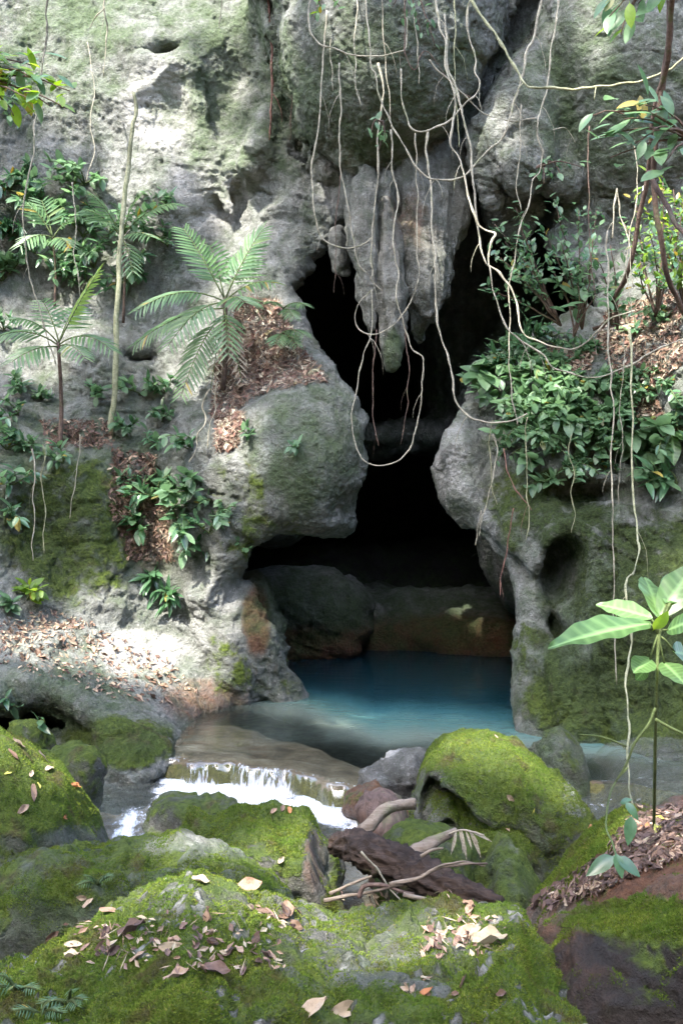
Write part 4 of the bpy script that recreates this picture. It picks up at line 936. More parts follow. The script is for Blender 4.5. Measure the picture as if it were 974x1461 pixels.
# ------------------------------------------------------------------ leaves
def leaf_mesh(name, mat, width=0.4, tip=1.0, fold=0.18, curl=0.25, seg=6, wide=2, base=0.25, heart=0.0, wavy=0.0, stalk=0.0, chev=0.0):
    """leaf of unit length along +Y, upper side +Z"""
    V = []; vein = []; n = 2 * wide + 1
    for i in range(seg + 1):
        t = i / seg
        w = width * 0.5 * (math.sin(math.pi * min(1, t ** (0.75 if tip > 1 else 0.9))) ** 0.8) * (1 - 0.25 * t * (tip - 1)) + 0.008
        if i == 0: w = 0.012
        if i == seg: w = 0.006
        for j in range(-wide, wide + 1):
            u = j / wide; x = u * w; y = t + chev * abs(u) * (1 - t) * min(1, 4 * t) - heart * abs(u) ** 2 * (1 - t) ** 3 * 1.2
            z = abs(x) * fold - curl * t * t * 0.5 + wavy * math.sin(t * 19 + u * 2) * abs(u) * 0.05
            V.append((x, y, z)); vein.append(1.0 if j == 0 else ((0.40 if (i % 3 == 1) else 0.0) * (1 - 0.5 * abs(u))))
    Qd = grid_quads(seg + 1, n); Vv = np.array(V)
    fs = [Qd]
    if stalk:
        s = 0.012; k = len(Vv)
        Vv = np.concatenate([Vv, [(-s, -stalk, 0), (s, -stalk, 0), (s, 0, 0), (-s, 0, 0)]]); vein += [1, 1, 1, 1]; fs = [np.concatenate([Qd, [[k, k + 1, k + 2, k + 3]]])]
    me = mesh_from(name, Vv, fs, mat, dict(vein=vein)); return me
def frame(p, along, up, L, wid=1.0):
    y = unit(along); z = unit(np.asarray(up) - y * (np.asarray(up) @ y)); x = np.cross(y, z)
    M = np.eye(4); M[:3, 0] = x * L * wid; M[:3, 1] = y * L; M[:3, 2] = z * L; M[:3, 3] = p
    return Matrix(M.tolist())
LF = {
 'ov': [leaf_mesh('leaf', M_LEAF, 0.46, fold=0.2, curl=c, stalk=0.12) for c in (0.2, 0.45)],
 'dk': [leaf_mesh('leaf', M_LEAF_D, 0.34, 1.3, fold=0.22, curl=c, stalk=0.06) for c in (0.2, 0.5)],
 'ht': [leaf_mesh('leaf', M_LEAF, 0.66, 1.4, fold=0.14, curl=c, heart=0.25, stalk=0.2) for c in (0.25, 0.5)],
 'sm': [leaf_mesh('leaf', M_LEAF, 0.5, seg=4, wide=1, curl=0.2), leaf_mesh('leaf', M_LEAF_D, 0.45, seg=4, wide=1, curl=0.3)],
 'yl': [leaf_mesh('leaf', M_LEAF_Y, 0.44, fold=0.2, curl=0.3, stalk=0.08)],
 'ln': [leaf_mesh('leaf', M_LEAF_D, 0.26, 1.4, fold=0.25, curl=c) for c in (0.15, 0.5)],
 'big': [leaf_mesh('leaf', M_BIG, 0.44, 1.35, fold=0.16, curl=0.22, seg=24, wide=4, wavy=0.25, chev=0.16)],
}
def put_leaf(parent, origin, kind, p, along, up, L, wid=1.0, label=None):
    me = R.choice(LF[kind]); o = link('leaf', me, parent, M=frame(np.asarray(p) - origin, along, up, L, wid))
    if label: o['label'] = label
    return o
def rand_dir(): return unit(NR.normal(size=3))

def plant(name, label, cat, base, nrm, height, stems, leaves, size, kinds, group=None, spread=0.7, droop=0.4, stem_mat=None, lean=(0, 0, 0), tips_only=False):
    """leafy plant: each stem and each leaf is a part"""
    base = np.asarray(base, float); root = empty(name, base); tag(root, label, cat, group)
    for s in range(stems):
        d = unit(np.asarray(nrm) * 0.6 + np.array((0, -0.15, 0.9)) + rand_dir() * spread + np.asarray(lean)); h = height * R.uniform(0.6, 1.1)
        side = unit(np.cross(d, rand_dir())); P = []
        for t in np.linspace(0, 1, 7):
            P.append(base - d * 0.03 + d * h * t + side * 0.12 * h * math.sin(t * 2.6) + np.array((0, 0, -droop * h * t * t)))
        P = np.array(P); tube_obj('stem', P, np.linspace(0.008, 0.004, 7) * (0.6 + height), stem_mat or M_STEM, root, base, 4)
        for k in range(leaves):
            t = (0.7 + 0.3 * R.random()) if tips_only else 0.22 + 0.78 * (k + R.random()) / leaves
            i = min(int(t * 6), 5); q = P[i] + (P[i + 1] - P[i]) * (t * 6 - i)
            ax = unit(P[i + 1] - P[i]); out = unit(np.cross(ax, rand_dir()) + np.array((0, -0.45, -0.05)) + ax * 0.35)
            up = unit(np.array((R.uniform(-.35, .35), -0.55, 1.0)) + rand_dir() * 0.25)
            put_leaf(root, base, R.choice(kinds), q, out, up, size * R.uniform(0.65, 1.2))
    return root

# ------------------------------------------------------------------ palms
LEAFLET = leaf_mesh('leaflet', M_PALM, 0.10, 1.2, fold=0.5, curl=0.3, seg=4, wide=1)
LEAFLET_Y = leaf_mesh('leaflet', M_LEAF_Y, 0.12, 1.2, fold=0.5, curl=0.25, seg=4, wide=1)
def frond(root, origin, a, b, sag, n=15, ll=0.20, bright=False, label=None):
    """feather leaf from point a to point b: rachis with leaflets as sub-parts"""
    a, b = np.asarray(a), np.asarray(b); mid = (a + b) / 2 + np.array((0, 0, sag)); P = []
    for t in np.linspace(0, 1, 9): P.append((1 - t) ** 2 * a + 2 * t * (1 - t) * mid + t * t * b)
    P = np.array(P); fr = tube_obj('frond', P, np.linspace(0.008, 0.003, 9), M_STEM, root, origin, 4)
    if label: fr['label'] = label
    for k in range(n):
        t = 0.24 + 0.76 * (k + 0.5) / n; i = min(int(t * 8), 7); q = P[i] + (P[i + 1] - P[i]) * (t * 8 - i); ax = unit(P[i + 1] - P[i])
        side = unit(np.cross(ax, (0.05, -0.5, 0.9))); L = ll * (0.45 + 0.75 * math.sin(math.pi * (0.12 + 0.80 * t)))
        for s in (-1, 1):
            al = unit(side * s + ax * (0.45 + 0.6 * t) + np.array((0, -0.1, -0.22)) + rand_dir() * 0.06); up = unit(np.cross(side, ax) * (1 if np.cross(side, ax)[2] > 0 else -1) + np.array((0, -.3, 0)))
            link('leaflet', LEAFLET_Y if bright else LEAFLET, fr, M=frame(q - origin, al, up, L * R.uniform(0.9, 1.1), 1.1))
    return fr
def palm(label, base, crown, fronds, d, stem_r=0.02, ll=0.2, group='understorey palms on the left terrace'):
    b = W(*base); c = W(*crown); root = empty('palm', b); tag(root, label, 'palm', group)
    P = catmull([b - (0, 0, 0.08), b * 0.6 + c * 0.4 + (0.02, 0, 0), c], 5)
    tube_obj('stem', wiggle(P, 0.006, 5, R.random() * 9), np.linspace(stem_r, stem_r * 0.7, len(P)), M_VINE_D, root, b, 6)
    for fr in fronds:
        x0, y0, x1, y1, dd, sag = fr[:6]; L = np.linalg.norm(W(x1, y1, d) - W(x0, y0, d)); n = max(8, int(L / 0.05))
        frond(root, b, W(x0, y0, crown[2]), W(x1, y1, crown[2] + dd), sag, n, ll * R.uniform(0.85, 1.1), len(fr) > 6)
    return root
palm('palm with one upright yellow-green frond, left of the bare snag', (86, 628, 9.75), (83, 488, 9.7),
    [(84,490,140,388,-0.2,0.05,1),(84,490,16,456,-0.35,0.16),(83,492,-6,482,-0.1,0.18),(84,492,160,500,-0.3,0.22),(84,495,18,516,-0.45,0.10),(85,490,60,428,0.25,0.1),(85,494,122,512,-0.5,0.12),(84,490,110,440,0.3,0.1)], 9.7, 0.024)
palm('largest palm, with sunlit drooping fronds, on the litter slope by the cave', (318, 545, 9.85), (321, 425, 9.75),
    [(321,428,262,326,0.1,0.06),(321,428,376,326,-0.1,0.10),(321,430,392,404,-0.25,0.15),(320,430,194,444,-0.35,0.26),(320,432,240,494,-0.5,0.22),(321,430,350,432,-0.5,0.10),(319,450,258,566,-0.45,0.24),(320,440,326,508,-0.5,0.15),(320,440,192,492,-0.1,0.18),(321,428,300,350,0.25,0.05),(321,428,352,368,0.2,0.08)], 9.75, 0.028, 0.22)
palm('palm growing at the foot of the bare snag among climbing leaves', (176, 450, 10.65), (174, 336, 10.55),
    [(174,338,128,276,-0.2,0.12),(174,338,198,276,-0.2,0.10),(174,338,250,292,-0.25,0.18),(174,340,140,316,-0.4,0.12),(174,340,216,338,-0.5,0.1),(174,340,190,390,-0.45,0.12),(174,340,120,300,0.0,0.14)], 10.55, 0.016, 0.2)
palm('small palm with one white sunlit frond near the left edge', (78, 430, 10.75), (76, 338, 10.65),
    [(76,340,38,292,-0.1,0.12),(76,340,114,308,-0.2,0.12),(76,340,28,352,-0.35,0.14),(76,342,100,352,-0.35,0.10),(76,340,60,286,0.1,0.06)], 10.65, 0.014, 0.19)
palm('tiny palm with drooping fingers on the edge of the cave opening', (401, 520, 9.9), (404, 440, 9.85),
    [(404,440,436,436,-0.25,0.08),(404,440,386,432,-0.2,0.06),(404,442,420,455,-0.35,0.08),(403,475,434,478,-0.25,0.08),(403,475,394,490,-0.3,0.05),(403,474,424,494,-0.3,0.06)], 9.85, 0.010, 0.13)
# dead fronds hanging at the foot of the largest palm
DEADFR = leaf_mesh('leaflet', M_STRAW, 0.10, 1.2, fold=0.8, curl=0.6, seg=4, wide=1)
_keep = LEAFLET; LEAFLET = DEADFR
_pl = next(o for o in bpy.data.objects if o.get('label', '').startswith('largest palm')); _b = np.array(_pl.location)
for x0, y0, x1, y1, sg in ((320, 450, 300, 560, 0.12), (322, 448, 345, 545, 0.10)): frond(_pl, _b, W(x0, y0, 9.75), W(x1, y1, 9.5), sg, 9, 0.12, False, 'dead straw-coloured frond hanging down')
LEAFLET = _keep
# bare snag
P = catmull([W(158, 632, 10.0), W(163, 560, 10.0), W(167, 470, 10.05), W(169, 400, 10.1), W(176, 300, 10.2), W(184, 225, 10.3), W(189, 180, 10.3), W(194, 160, 10.3), W(191, 132, 10.3)], 5)
tr = tube_obj('dead_sapling', wiggle(P, 0.02, 3, 4.0), np.linspace(0.030, 0.018, len(P)), M_VINE_G, None, tuple(P[0]), 7, 0.2); tag(tr, 'bare broken snag standing pale against the left cliff', 'sapling')

# ------------------------------------------------------------------ leafy plants
def at_hit(px, py, off=0.0):
    h = hit(px, py)
    if h is None: return None
    return h[0] + h[1] * off, h[1]
def spot(x, y, d=None):
    if d is None: h = hit(x, y); return h if h else (W(x, y, 9.0), np.array((0, -1.0, 0)))
    return W(x, y, d), np.array((0, -0.7, 0.7))
# climbers on the left wall
for i, (x, y, n, k, lab) in enumerate([(15, 270, 4, ['ov', 'dk'], 'climbing leaves at the left edge above the white-lit palm'), (60, 300, 4, ['dk', 'ov'], 'dark climbing leaves around the small left palm'),
    (20, 345, 4, ['dk', 'dk'], 'lowest mass of dark climbing leaves at the left edge'), (120, 335, 3, ['ov', 'dk'], 'climbing leaves between the two wall palms'), (200, 330, 4, ['dk', 'ov'], 'climbing leaves on the right side of the snag'),
    (80, 375, 3, ['dk', 'ov'], 'pale round-leaved climber hanging below the small left palm'), (205, 395, 3, ['ov', 'dk'], 'trailing climber low on the snag'), (5, 400, 3, ['ov', 'ov'], 'pale big-leaved climber hanging at the very left edge'),
    (120, 262, 3, ['ov'], 'light sprig on the wall above the two palms'), (135, 380, 2, ['ov', 'dk'], 'thin climber trailing between palm and snag')]):
    p, nn = spot(x, y); plant('climbing_plant', lab, 'climber', p, nn, 0.62, n + 4, 15, 0.145, k, 'climbers on the left wall', spread=1.0, droop=0.5)
P1 = [
 (10, 640, 'dk', 'dark leafy plant spilling over the terrace at the left edge', 0.4, 5, 8, .15), (20, 690, 'dk', 'dark leafy plant low on the left edge of the mossy wall', 0.35, 4, 8, .14), (8, 745, 'dk', 'small dark plant at the left edge above the litter bank', 0.3, 3, 7, .15),
 (48, 640, 'ov', 'leafy plant beside the foot of the left palm', 0.3, 3, 7, .13), (40, 855, 'yl', 'light yellow-green seedling at the top of the leaf litter bank', 0.3, 4, 7, .14), (15, 865, 'ov', 'pale green sprig at the left edge of the litter bank', 0.22, 3, 6, .13),
 (225, 715, 'dk', 'dense dark glossy shrub in the gully left of the arch', 0.5, 6, 10, .17), (255, 745, 'dk', 'dark shrub against the left flank of the arch', 0.45, 5, 10, .16), (200, 760, 'dk', 'dark leafy shrub in the brown soil of the gully', 0.4, 4, 9, .15), (265, 700, 'ov', 'sunlit pale green shrub at the top of the gully', 0.36, 5, 9, .17),
 (275, 775, 'dk', 'lowest dark shrub hanging beside the arch flank', 0.35, 4, 8, .15), (218, 825, 'ln', 'white-lit rosette of long leaves at the gully mouth', 0.2, 3, 8, .2), (248, 850, 'ln', 'white-lit rosette of long leaves lowest on the left wall', 0.25, 4, 8, .2), (320, 740, 'ov', 'thin pale trailing sprigs on the mossy flank of the arch', 0.35, 4, 8, .09),
 (300, 712, 'ov', 'trailing sprig with small leaves above the arch flank', 0.3, 3, 8, .09), (425, 640, 'ov', 'little sprig growing on the face of the round bulge', 0.22, 3, 6, .09), (232, 600, 'dk', 'dark plant in the shaded cleft behind the gully', 0.35, 4, 9, .12), (225, 640, 'dk', 'dark plant below the shaded cleft', 0.3, 3, 8, .12),
 (355, 620, 'sm', 'small sprig on the pale ridge below the litter slope', 0.16, 3, 6, .09), (200, 560, 'ov', 'blue-green leaves around the base of the snag', 0.4, 3, 7, .16), (130, 560, 'sm', 'low leafy tuft between palm and snag', 0.25, 4, 8, .11), (60, 570, 'sm', 'low leafy tuft left of the palm stem', 0.25, 4, 8, .11),
 (10, 620, 'ov', 'bright green leaf tuft at the left edge of the terrace', 0.25, 2, 4, .16), (180, 690, 'dk', 'small dark shrub at the left rim of the gully', 0.3, 3, 8, .13), (345, 780, 'sm', 'tiny leaves on the moss just above the arch', 0.15, 2, 5, .08), (8, 1010, 'dk', 'dark leaves in the hollow under the left bank slab', 0.22, 3, 6, .12), (50, 1030, 'dk', 'three dark leaves beside the small rock under the slab', 0.15, 1, 4, .13)]
for x, y, k, lab, h, s, lv, sz in P1:
    p, nn = spot(x, y); plant('leafy_plant', lab, 'plant', p, nn, h, s, lv, sz, [k, k, 'ov' if k == 'dk' else k], 'plants on the left rocks', spread=0.8)
for i, (x, y, lab) in enumerate([(30, 560, 'low leafy tuft behind the left palm'), (180, 620, 'leafy tuft at the foot of the snag'), (235, 560, 'leafy sprig in the hollow right of the snag'), (90, 660, 'fringe of leaves below the palm terrace'), (270, 640, 'leafy fringe at the top of the gully'), (25, 590, 'leafy fringe at the left end of the terrace'),
    (140, 300, 'sprig of the climber left of the snag'), (225, 300, 'sprig of the climber right of the snag'), (40, 260, 'topmost climbing leaves at the left'), (100, 400, 'lowest trailing climber below the small palm'), (5, 470, 'trailing leaves at the very left edge'), (240, 350, 'outermost sprig of the snag climber'), (5, 160, 'dim leaves under the bright left branch'), (300, 760, 'sprig on the arch flank')]):
    p, nn = spot(x, y); plant('leafy_plant', lab, 'plant', p, nn, 0.4, 4, 10, 0.12, ['ov', 'dk'], 'plants on the left rocks', spread=0.9)
# the leafy ledge on the right
LEDGE = [(690, 520), (745, 480), (800, 540), (860, 545), (880, 600), (850, 640), (790, 640), (745, 610), (700, 600)]
where = ['over the right lip rock', 'in the middle of the leafy right ledge', 'at the right end of the leafy ledge']
for i, (x, y) in enumerate(in_poly(LEDGE, 62, R)):
    p, nn = spot(x, y); w = where[0 if x < 740 else (1 if x < 815 else 2)]
    plant('ground_cover_plant', 'heart-leaved green plant ' + w, 'plant', p, nn, 0.38, 3, 9, 0.108, ['ht', 'ht', 'ov'], 'leafy ground cover ' + w, spread=0.9, droop=0.55)
P2 = [(905, 590, 'ov', 'leafy plant right of the ledge under the litter slope', .4, 4, 7, .17), (935, 610, 'ht', 'leafy plant in front of the dark overhang on the right', .4, 4, 7, .19), (950, 650, 'ov', 'plant with drooping leaves at the right edge below the slope', .45, 4, 8, .18), (905, 640, 'ht', 'plant with heart leaves hanging over the dark right overhang', .3, 3, 6, .17),
 (930, 690, 'ov', 'lowest hanging plant on the right wall', .35, 3, 7, .17), (965, 690, 'ln', 'long-leaved plant at the right edge of the wall', .4, 3, 7, .22), (785, 690, 'ov', 'small plant hanging on the mossy wall under the ledge', .25, 3, 6, .15), (770, 655, 'ht', 'trailing plant below the left end of the ledge', .28, 3, 6, .15), (725, 640, 'sm', 'small-leaved trailing sprig by the right lip', .25, 3, 7, .09),
 (730, 520, 'ln', 'fern-like tuft at the top of the leafy ledge', .42, 5, 9, .16), (760, 490, 'ln', 'grassy tuft under the dark hollow on the right', .4, 5, 9, .15), (700, 545, 'ht', 'pale big-leaved plant at the left tip of the ledge', .4, 4, 6, .21), (672, 545, 'ov', 'lone sprig reaching out into the cave mouth', .25, 2, 6, .12), (940, 470, 'ov', 'small plant on the sunlit litter slope', .25, 3, 6, .13), (900, 480, 'sm', 'tuft of small leaves on the litter slope', .25, 3, 8, .1),
 (970, 600, 'big', 'big blade leaf at the right edge of the wall', .3, 1, 2, .35), (840, 500, 'sm', 'tuft of small leaves at the top of the litter slope', .25, 4, 8, .1), (880, 590, 'ov', 'sprig between the ledge and the right wall', .3, 3, 7, .13)]
for x, y, k, lab, h, s, lv, sz in P2:
    p, nn = spot(x, y); plant('leafy_plant', lab, 'plant', p, nn, h, s, lv, sz, [k], 'plants on the right wall', spread=0.8)
for poly, nn_, kk, sz, lab, grp in [([(850, 470), (970, 440), (970, 640), (880, 640)], 12, ['sm', 'ov'], 0.085, 'small-leaved sprig scattered over the right litter slope', 'sprigs on the right litter slope'),
    ([(690, 480), (840, 450), (850, 540), (700, 540)], 12, ['sm', 'ov', 'ln'], 0.085, 'small-leaved plant along the top of the leafy right ledge', 'small plants along the top of the ledge'),
    ([(700, 600), (870, 620), (860, 690), (740, 680)], 9, ['ov', 'sm'], 0.085, 'trailing small-leaved plant hanging below the leafy right ledge', 'trailing plants below the ledge')]:
    for (x, y) in in_poly(poly, nn_, R):
        p, nn = spot(x, y); plant('leafy_plant', lab, 'plant', p, nn, 0.36, 4, 9, sz, kk, grp, spread=0.9, droop=0.7)
# fine-leaved shrubs before the dark hollow
def shrub(label, base, tips, leaf, n, kinds, group=None, name='shrub', r=0.010, mat=None, cat='shrub'):
    b = W(*base) if len(base) == 3 else np.asarray(base); root = empty(name, b); tag(root, label, cat, group)
    for tp in tips:
        e = W(*tp); m = b * 0.5 + e * 0.5 + np.array((R.uniform(-.08, .08), R.uniform(-.1, .1), R.uniform(0.05, .2)))
        P = np.array([(1 - t) ** 2 * b + 2 * t * (1 - t) * m + t * t * e for t in np.linspace(0, 1, 9)])
        tube_obj('stem', wiggle(P, 0.015, 5, R.random() * 30), np.linspace(r, r * 0.35, 9), mat or M_VINE_D, root, b, 5)
        for k in range(n):
            t = 0.35 + 0.65 * (k + R.random()) / n; i = min(int(t * 8), 7); q = P[i] + (P[i + 1] - P[i]) * (t * 8 - i)
            q = q + rand_dir() * leaf * R.uniform(0.1, 1.0)
            out = unit(unit(P[i + 1] - P[i]) * 0.6 + rand_dir()); up = unit(np.array((0, -0.6, 1.0)) + rand_dir() * 0.35)
            put_leaf(root, b, R.choice(kinds), q, out, up, leaf * R.uniform(0.7, 1.25))
    return root
shrub('fine-leaved shrub arching to the left before the dark hollow', (800, 465, 8.9), [(705, 320, 8.8), (700, 360, 8.7), (735, 295, 8.8), (690, 410, 8.8), (745, 345, 8.6), (730, 385, 8.6), (720, 345, 8.9)], 0.075, 37, ['sm', 'sm', 'ov'])
shrub('fine-leaved shrub standing upright before the dark hollow', (830, 470, 8.9), [(790, 285, 8.8), (825, 300, 8.8), (770, 320, 8.7), (845, 340, 8.7), (800, 345, 8.6), (780, 370, 8.6), (850, 300, 9.0), (820, 380, 8.6)], 0.075, 37, ['sm', 'sm', 'ov'])
shrub('pale airy shrub against the bright right edge', (935, 450, 8.6), [(905, 270, 8.6), (945, 260, 8.5), (975, 290, 8.5), (925, 330, 8.3), (965, 350, 8.3), (890, 320, 8.6), (985, 250, 8.6), (910, 380, 8.4), (955, 400, 8.3)], 0.075, 33, ['sm', 'sm', 'yl'])
shrub('sapling with a few large oval leaves in the dark hollow', (818, 480, 8.8), [(822, 405, 8.7), (842, 395, 8.7), (800, 410, 8.7), (850, 420, 8.6)], 0.17, 4, ['ov'])
shrub('loose shrub on the right of the hollow above the slope', (880, 470, 8.6), [(850, 370, 8.5), (870, 350, 8.5), (895, 400, 8.5), (860, 420, 8.4), (880, 430, 8.3)], 0.11, 12, ['ov', 'sm'])
shrub('bright pale shrub behind the thin trunks at the right edge', (975, 440, 8.9), [(920, 300, 8.8), (960, 270, 8.8), (990, 320, 8.7), (940, 350, 8.6), (975, 380, 8.6), (905, 350, 8.7), (930, 250, 8.9)], 0.09, 36, ['sm', 'yl', 'yl'])
# branches reaching in from outside the picture
shrub('branch with bright oval leaves reaching in at the left edge', (-60, 110, 6.2), [(30, 100, 6.0), (60, 115, 6.0), (100, 130, 6.0), (95, 155, 5.9), (40, 140, 5.9), (20, 165, 6.1), (70, 150, 6.0), (10, 120, 6.1), (50, 95, 6.1)], 0.12, 11, ['ov', 'yl', 'yl'], name='branch', cat='branch')
shrub('leafy branch hanging in at the top right corner', (960, -60, 6.0), [(870, 10, 6.0), (860, 35, 6.0), (890, 25, 6.0), (910, 5, 6.1), (885, 50, 6.0), (935, 10, 6.0)], 0.14, 7, ['ov', 'ov', 'yl'], name='branch', cat='branch')
shrub('leafy branch with pale backlit leaves on the upper right', (985, 200, 6.2), [(845, 165, 6.0), (880, 160, 6.1), (855, 195, 6.0), (905, 205, 6.0), (890, 170, 6.0), (920, 150, 6.1), (870, 225, 6.1), (945, 235, 6.0), (930, 185, 6.0)], 0.15, 6, ['ov', 'ov', 'ov'], name='branch', cat='branch')
shrub('twig with small bright leaves on the bulge at the top', (585, -30, 8.6), [(575, 20, 8.6), (600, 45, 8.6), (560, 10, 8.6), (620, 65, 8.6)], 0.07, 9, ['sm', 'ov'], name='branch', cat='branch')
shrub('twig with light green leaves at the top left of the bulge', (450, -30, 8.8), [(462, 15, 8.8), (448, 25, 8.8), (485, 10, 8.8)], 0.08, 8, ['ov', 'yl'], name='branch', cat='branch')
shrub('little leaf tuft caught on the lianas in the middle of the bulge', (545, 175, 8.8), [(530, 190, 8.8), (550, 200, 8.8), (540, 215, 8.8)], 0.08, 4, ['ov'], name='leaf_tuft', cat='leaf tuft')
shrub('little leaf tuft on the face of the hanging pillar', (765, 240, 9.2), [(785, 245, 9.2), (800, 250, 9.1), (775, 262, 9.1), (830, 240, 9.1)], 0.09, 6, ['sm', 'ov'], name='leaf_tuft', cat='leaf tuft')
# thin trunks on the right
def trunk(label, pts, d, r, mat):
    P = catmull([W(x, y, dd) for (x, y), dd in zip(pts, np.linspace(d[0], d[1], len(pts)))], 6)
    o = tube_obj('sapling', wiggle(P, 0.02, 2, R.random() * 9), np.linspace(r, r * 0.8, len(P)), mat, None, tuple(P[-1] * 0), 7, 0.12); tag(o, label, 'sapling', 'thin trunks on the right')
trunk('dark thin trunk leaning down the right side to the litter slope', [(961, -30), (957, 0), (952, 75), (939, 141), (927, 216), (917, 282), (901, 370), (888, 405), (870, 440), (872, 462)], (6.5, 8.7), 0.022, M_VINE_D)
trunk('straight thin trunk nearest the right edge', [(954, -30), (957, 40), (945, 110), (934, 200), (932, 262), (940, 340), (955, 400), (972, 440), (990, 480)], (6.8, 8.2), 0.024, M_VINE_D)
trunk('slanting dark branch crossing the pale leaves at the right', [(925, 245), (950, 300), (962, 318), (990, 345)], (6.6, 6.2), 0.018, M_VINE_D)

# ------------------------------------------------------------------ broad-leaved plant at the right edge, close by
def big_plant():
    D = 3.6; b = W(937, 1030, D); root = empty('broad_leaved_plant', b); tag(root, 'close broad-leaved plant with big veined leaves at the right edge', 'plant')
    gr = hit(932, 1178)[0]; P = catmull([gr - (0, 0, 0.03), gr * 0.45 + W(934, 1060, D) * 0.55, W(935, 1000, D), W(938, 930, D), W(942, 895, D), W(955, 860, D)], 5)
    tube_obj('stem', P, np.linspace(0.007, 0.006, len(P)), M_STEM, root, b, 6)
    P = catmull([W(934, 1010, D), W(925, 1033, D), W(905, 1060, D), W(893, 1090, D), W(878, 1115, D)], 5); tube_obj('stem', P, np.linspace(0.006, 0.004, len(P)), M_STEM, root, b, 5)
    P = catmull([W(934, 1026, D), W(955, 1038, D), W(985, 1052, D)], 5); tube_obj('stem', P, np.linspace(0.006, 0.005, len(P)), M_STEM, root, b, 5)
    P = catmull([W(893, 1065, D), W(860, 1052, D), W(825, 1048, D)], 5); tube_obj('stem', P, np.linspace(0.004, 0.003, len(P)), M_STEM, root, b, 5)
    for (x0, y0, x1, y1, dd, wd, up) in [(928, 890, 788, 906, -0.25, 0.62, (0.1, -0.55, 1)), (930, 882, 850, 856, 0.1, 1.0, (0.1, -0.8, 0.8)), (940, 880, 992, 800, 0.05, 1.1, (-0.3, -1, 0.5)), (950, 900, 992, 880, -0.1, 1.5, (-0.2, -0.8, 0.8)),
        (938, 880, 925, 815, 0.25, 1.0, (0.3, -0.8, 0.5)), (950, 860, 990, 815, 0.25, 1.0, (-0.2, -0.9, 0.6)), (945, 945, 978, 972, -0.15, 1.4, (0, -0.7, 0.8)), (928, 940, 905, 955, -0.1, 1.5, (0, -0.7, 0.8)), (960, 930, 990, 935, 0.1, 1.5, (0, -0.9, 0.6)), (925, 950, 905, 972, 0.05, 1.2, (0, -0.9, 0.5))]:
        a, e = W(x0, y0, D), W(x1, y1, D + dd)
        put_leaf(root, b, 'big', a, e - a, up, np.linalg.norm(e - a), wd)
        Q = np.array([W(938, 905, D), a]); tube_obj('leaf_stalk', np.array([Q[0], Q.mean(0) + (0, 0, 0.01), Q[1] + unit(e - a) * 0.01]), 0.0035, M_STEM, root, b, 4)
    put = put_leaf(root, b, 'yl', W(932, 898, D), W(960, 868, D - 0.1) - W(932, 898, D), (0.2, -0.9, 0.4), 0.10, 1.0, 'small yellow-green young leaf')
big_plant()
# seedling vine on the littered bank
def seedling():
    D = 3.9; b = W(885, 1085, D); root = empty('seedling', b); tag(root, 'trailing seedling with dark oblong leaves over the litter bank at right', 'seedling')
    P = catmull([W(895, 1095, D), W(878, 1115, D), W(868, 1140, 3.8), W(864, 1180, 3.7), W(872, 1200, 3.6), W(878, 1220, 3.5)], 5); tube_obj('stem', P, 0.004, M_STEM, root, b, 5)
    for (x0, y0, x1, y1, dd) in [(878, 1218, 888, 1253, 3.45), (880, 1222, 914, 1250, 3.45), (874, 1222, 838, 1246, 3.5), (892, 1145, 912, 1168, 3.7), (900, 1165, 896, 1206, 3.6), (884, 1145, 900, 1140, 3.8)]:
        a, e = W(x0, y0, dd), W(x1, y1, dd - 0.04); put_leaf(root, b, 'dk', a, e - a, (0.1, -0.8, 0.7), np.linalg.norm(e - a), 1.35)
seedling()
# ------------------------------------------------------------------ stalactites: parts of the cliff
def stal(ells, relief=0.5):
    V, Q, N, me = rock_mesh('stalactite', ells, 0.022, k=0.10, relief=relief, lo=0.7, flute=0.035, mat=M_DRIP, paint=lambda V, N, a, b: dict(brown=0.10 + 0.25 * pnoise(V * 2) + 0.25 * blob(a, b, 590, 340, 60, 90), algae=0.3 + 0.5 * blob(a, b, 562, 505, 18, 40), pale=0.1 + 0 * a, black=0.3 * sstep(-0.1, 0.5, pnoise(V * (8, 8, 0.9)))))
    link('stalactite', me, cliff)
stal([(575, 262, 10.35, 84, 92, .32, 0, 2.4), (520, 270, 10.3, 24, 60, .2, 0, 2), (648, 270, 10.4, 20, 66, .2, 0, 2), (600, 400, 10.15, 9, 40, .1, 0, 2), (540, 315, 10.25, 38, 48, .2, 0, 2.2), (610, 330, 10.3, 40, 56, .25, 0, 2.2), (645, 300, 10.4, 22, 50, .25, 0, 2.2)])
stal([(524, 300, 10.0, 17, 66, .18, 0, 2.0), (524, 370, 9.95, 15, 62, .16, 2, 2.0), (527, 440, 9.92, 9, 38, .09, 0, 2.0), (519, 330, 10.0, 12, 60, .14, 3, 2.0)])
stal([(552, 320, 10.0, 15, 70, .16, 0, 2.0), (556, 400, 9.9, 18, 66, .18, 0, 2.0), (560, 450, 9.88, 16, 46, .15, 0, 2.0), (562, 495, 9.85, 8, 32, .08, 0, 2.0)])
stal([(590, 330, 10.1, 24, 80, .24, 0, 2.0), (612, 340, 10.15, 24, 84, .24, 0, 2.0), (602, 405, 10.05, 18, 44, .16, 4, 2.0), (632, 320, 10.25, 16, 66, .2, -4, 2.0), (622, 390, 10.1, 12, 46, .13, 0, 2.0)])
stal([(640, 330, 10.5, 9, 46, .1, 0, 2.0), (637, 400, 10.4, 7, 26, .08, 0, 2.0)])
stal([(486, 352, 10.4, 12, 28, .12, 10, 2.0), (488, 374, 10.4, 6, 14, .07, 0, 2.0)])
stal([(600, 450, 10.5, 11, 40, .1, 0, 2.0), (612, 420, 10.3, 16, 40, .12, 0, 2.0)])

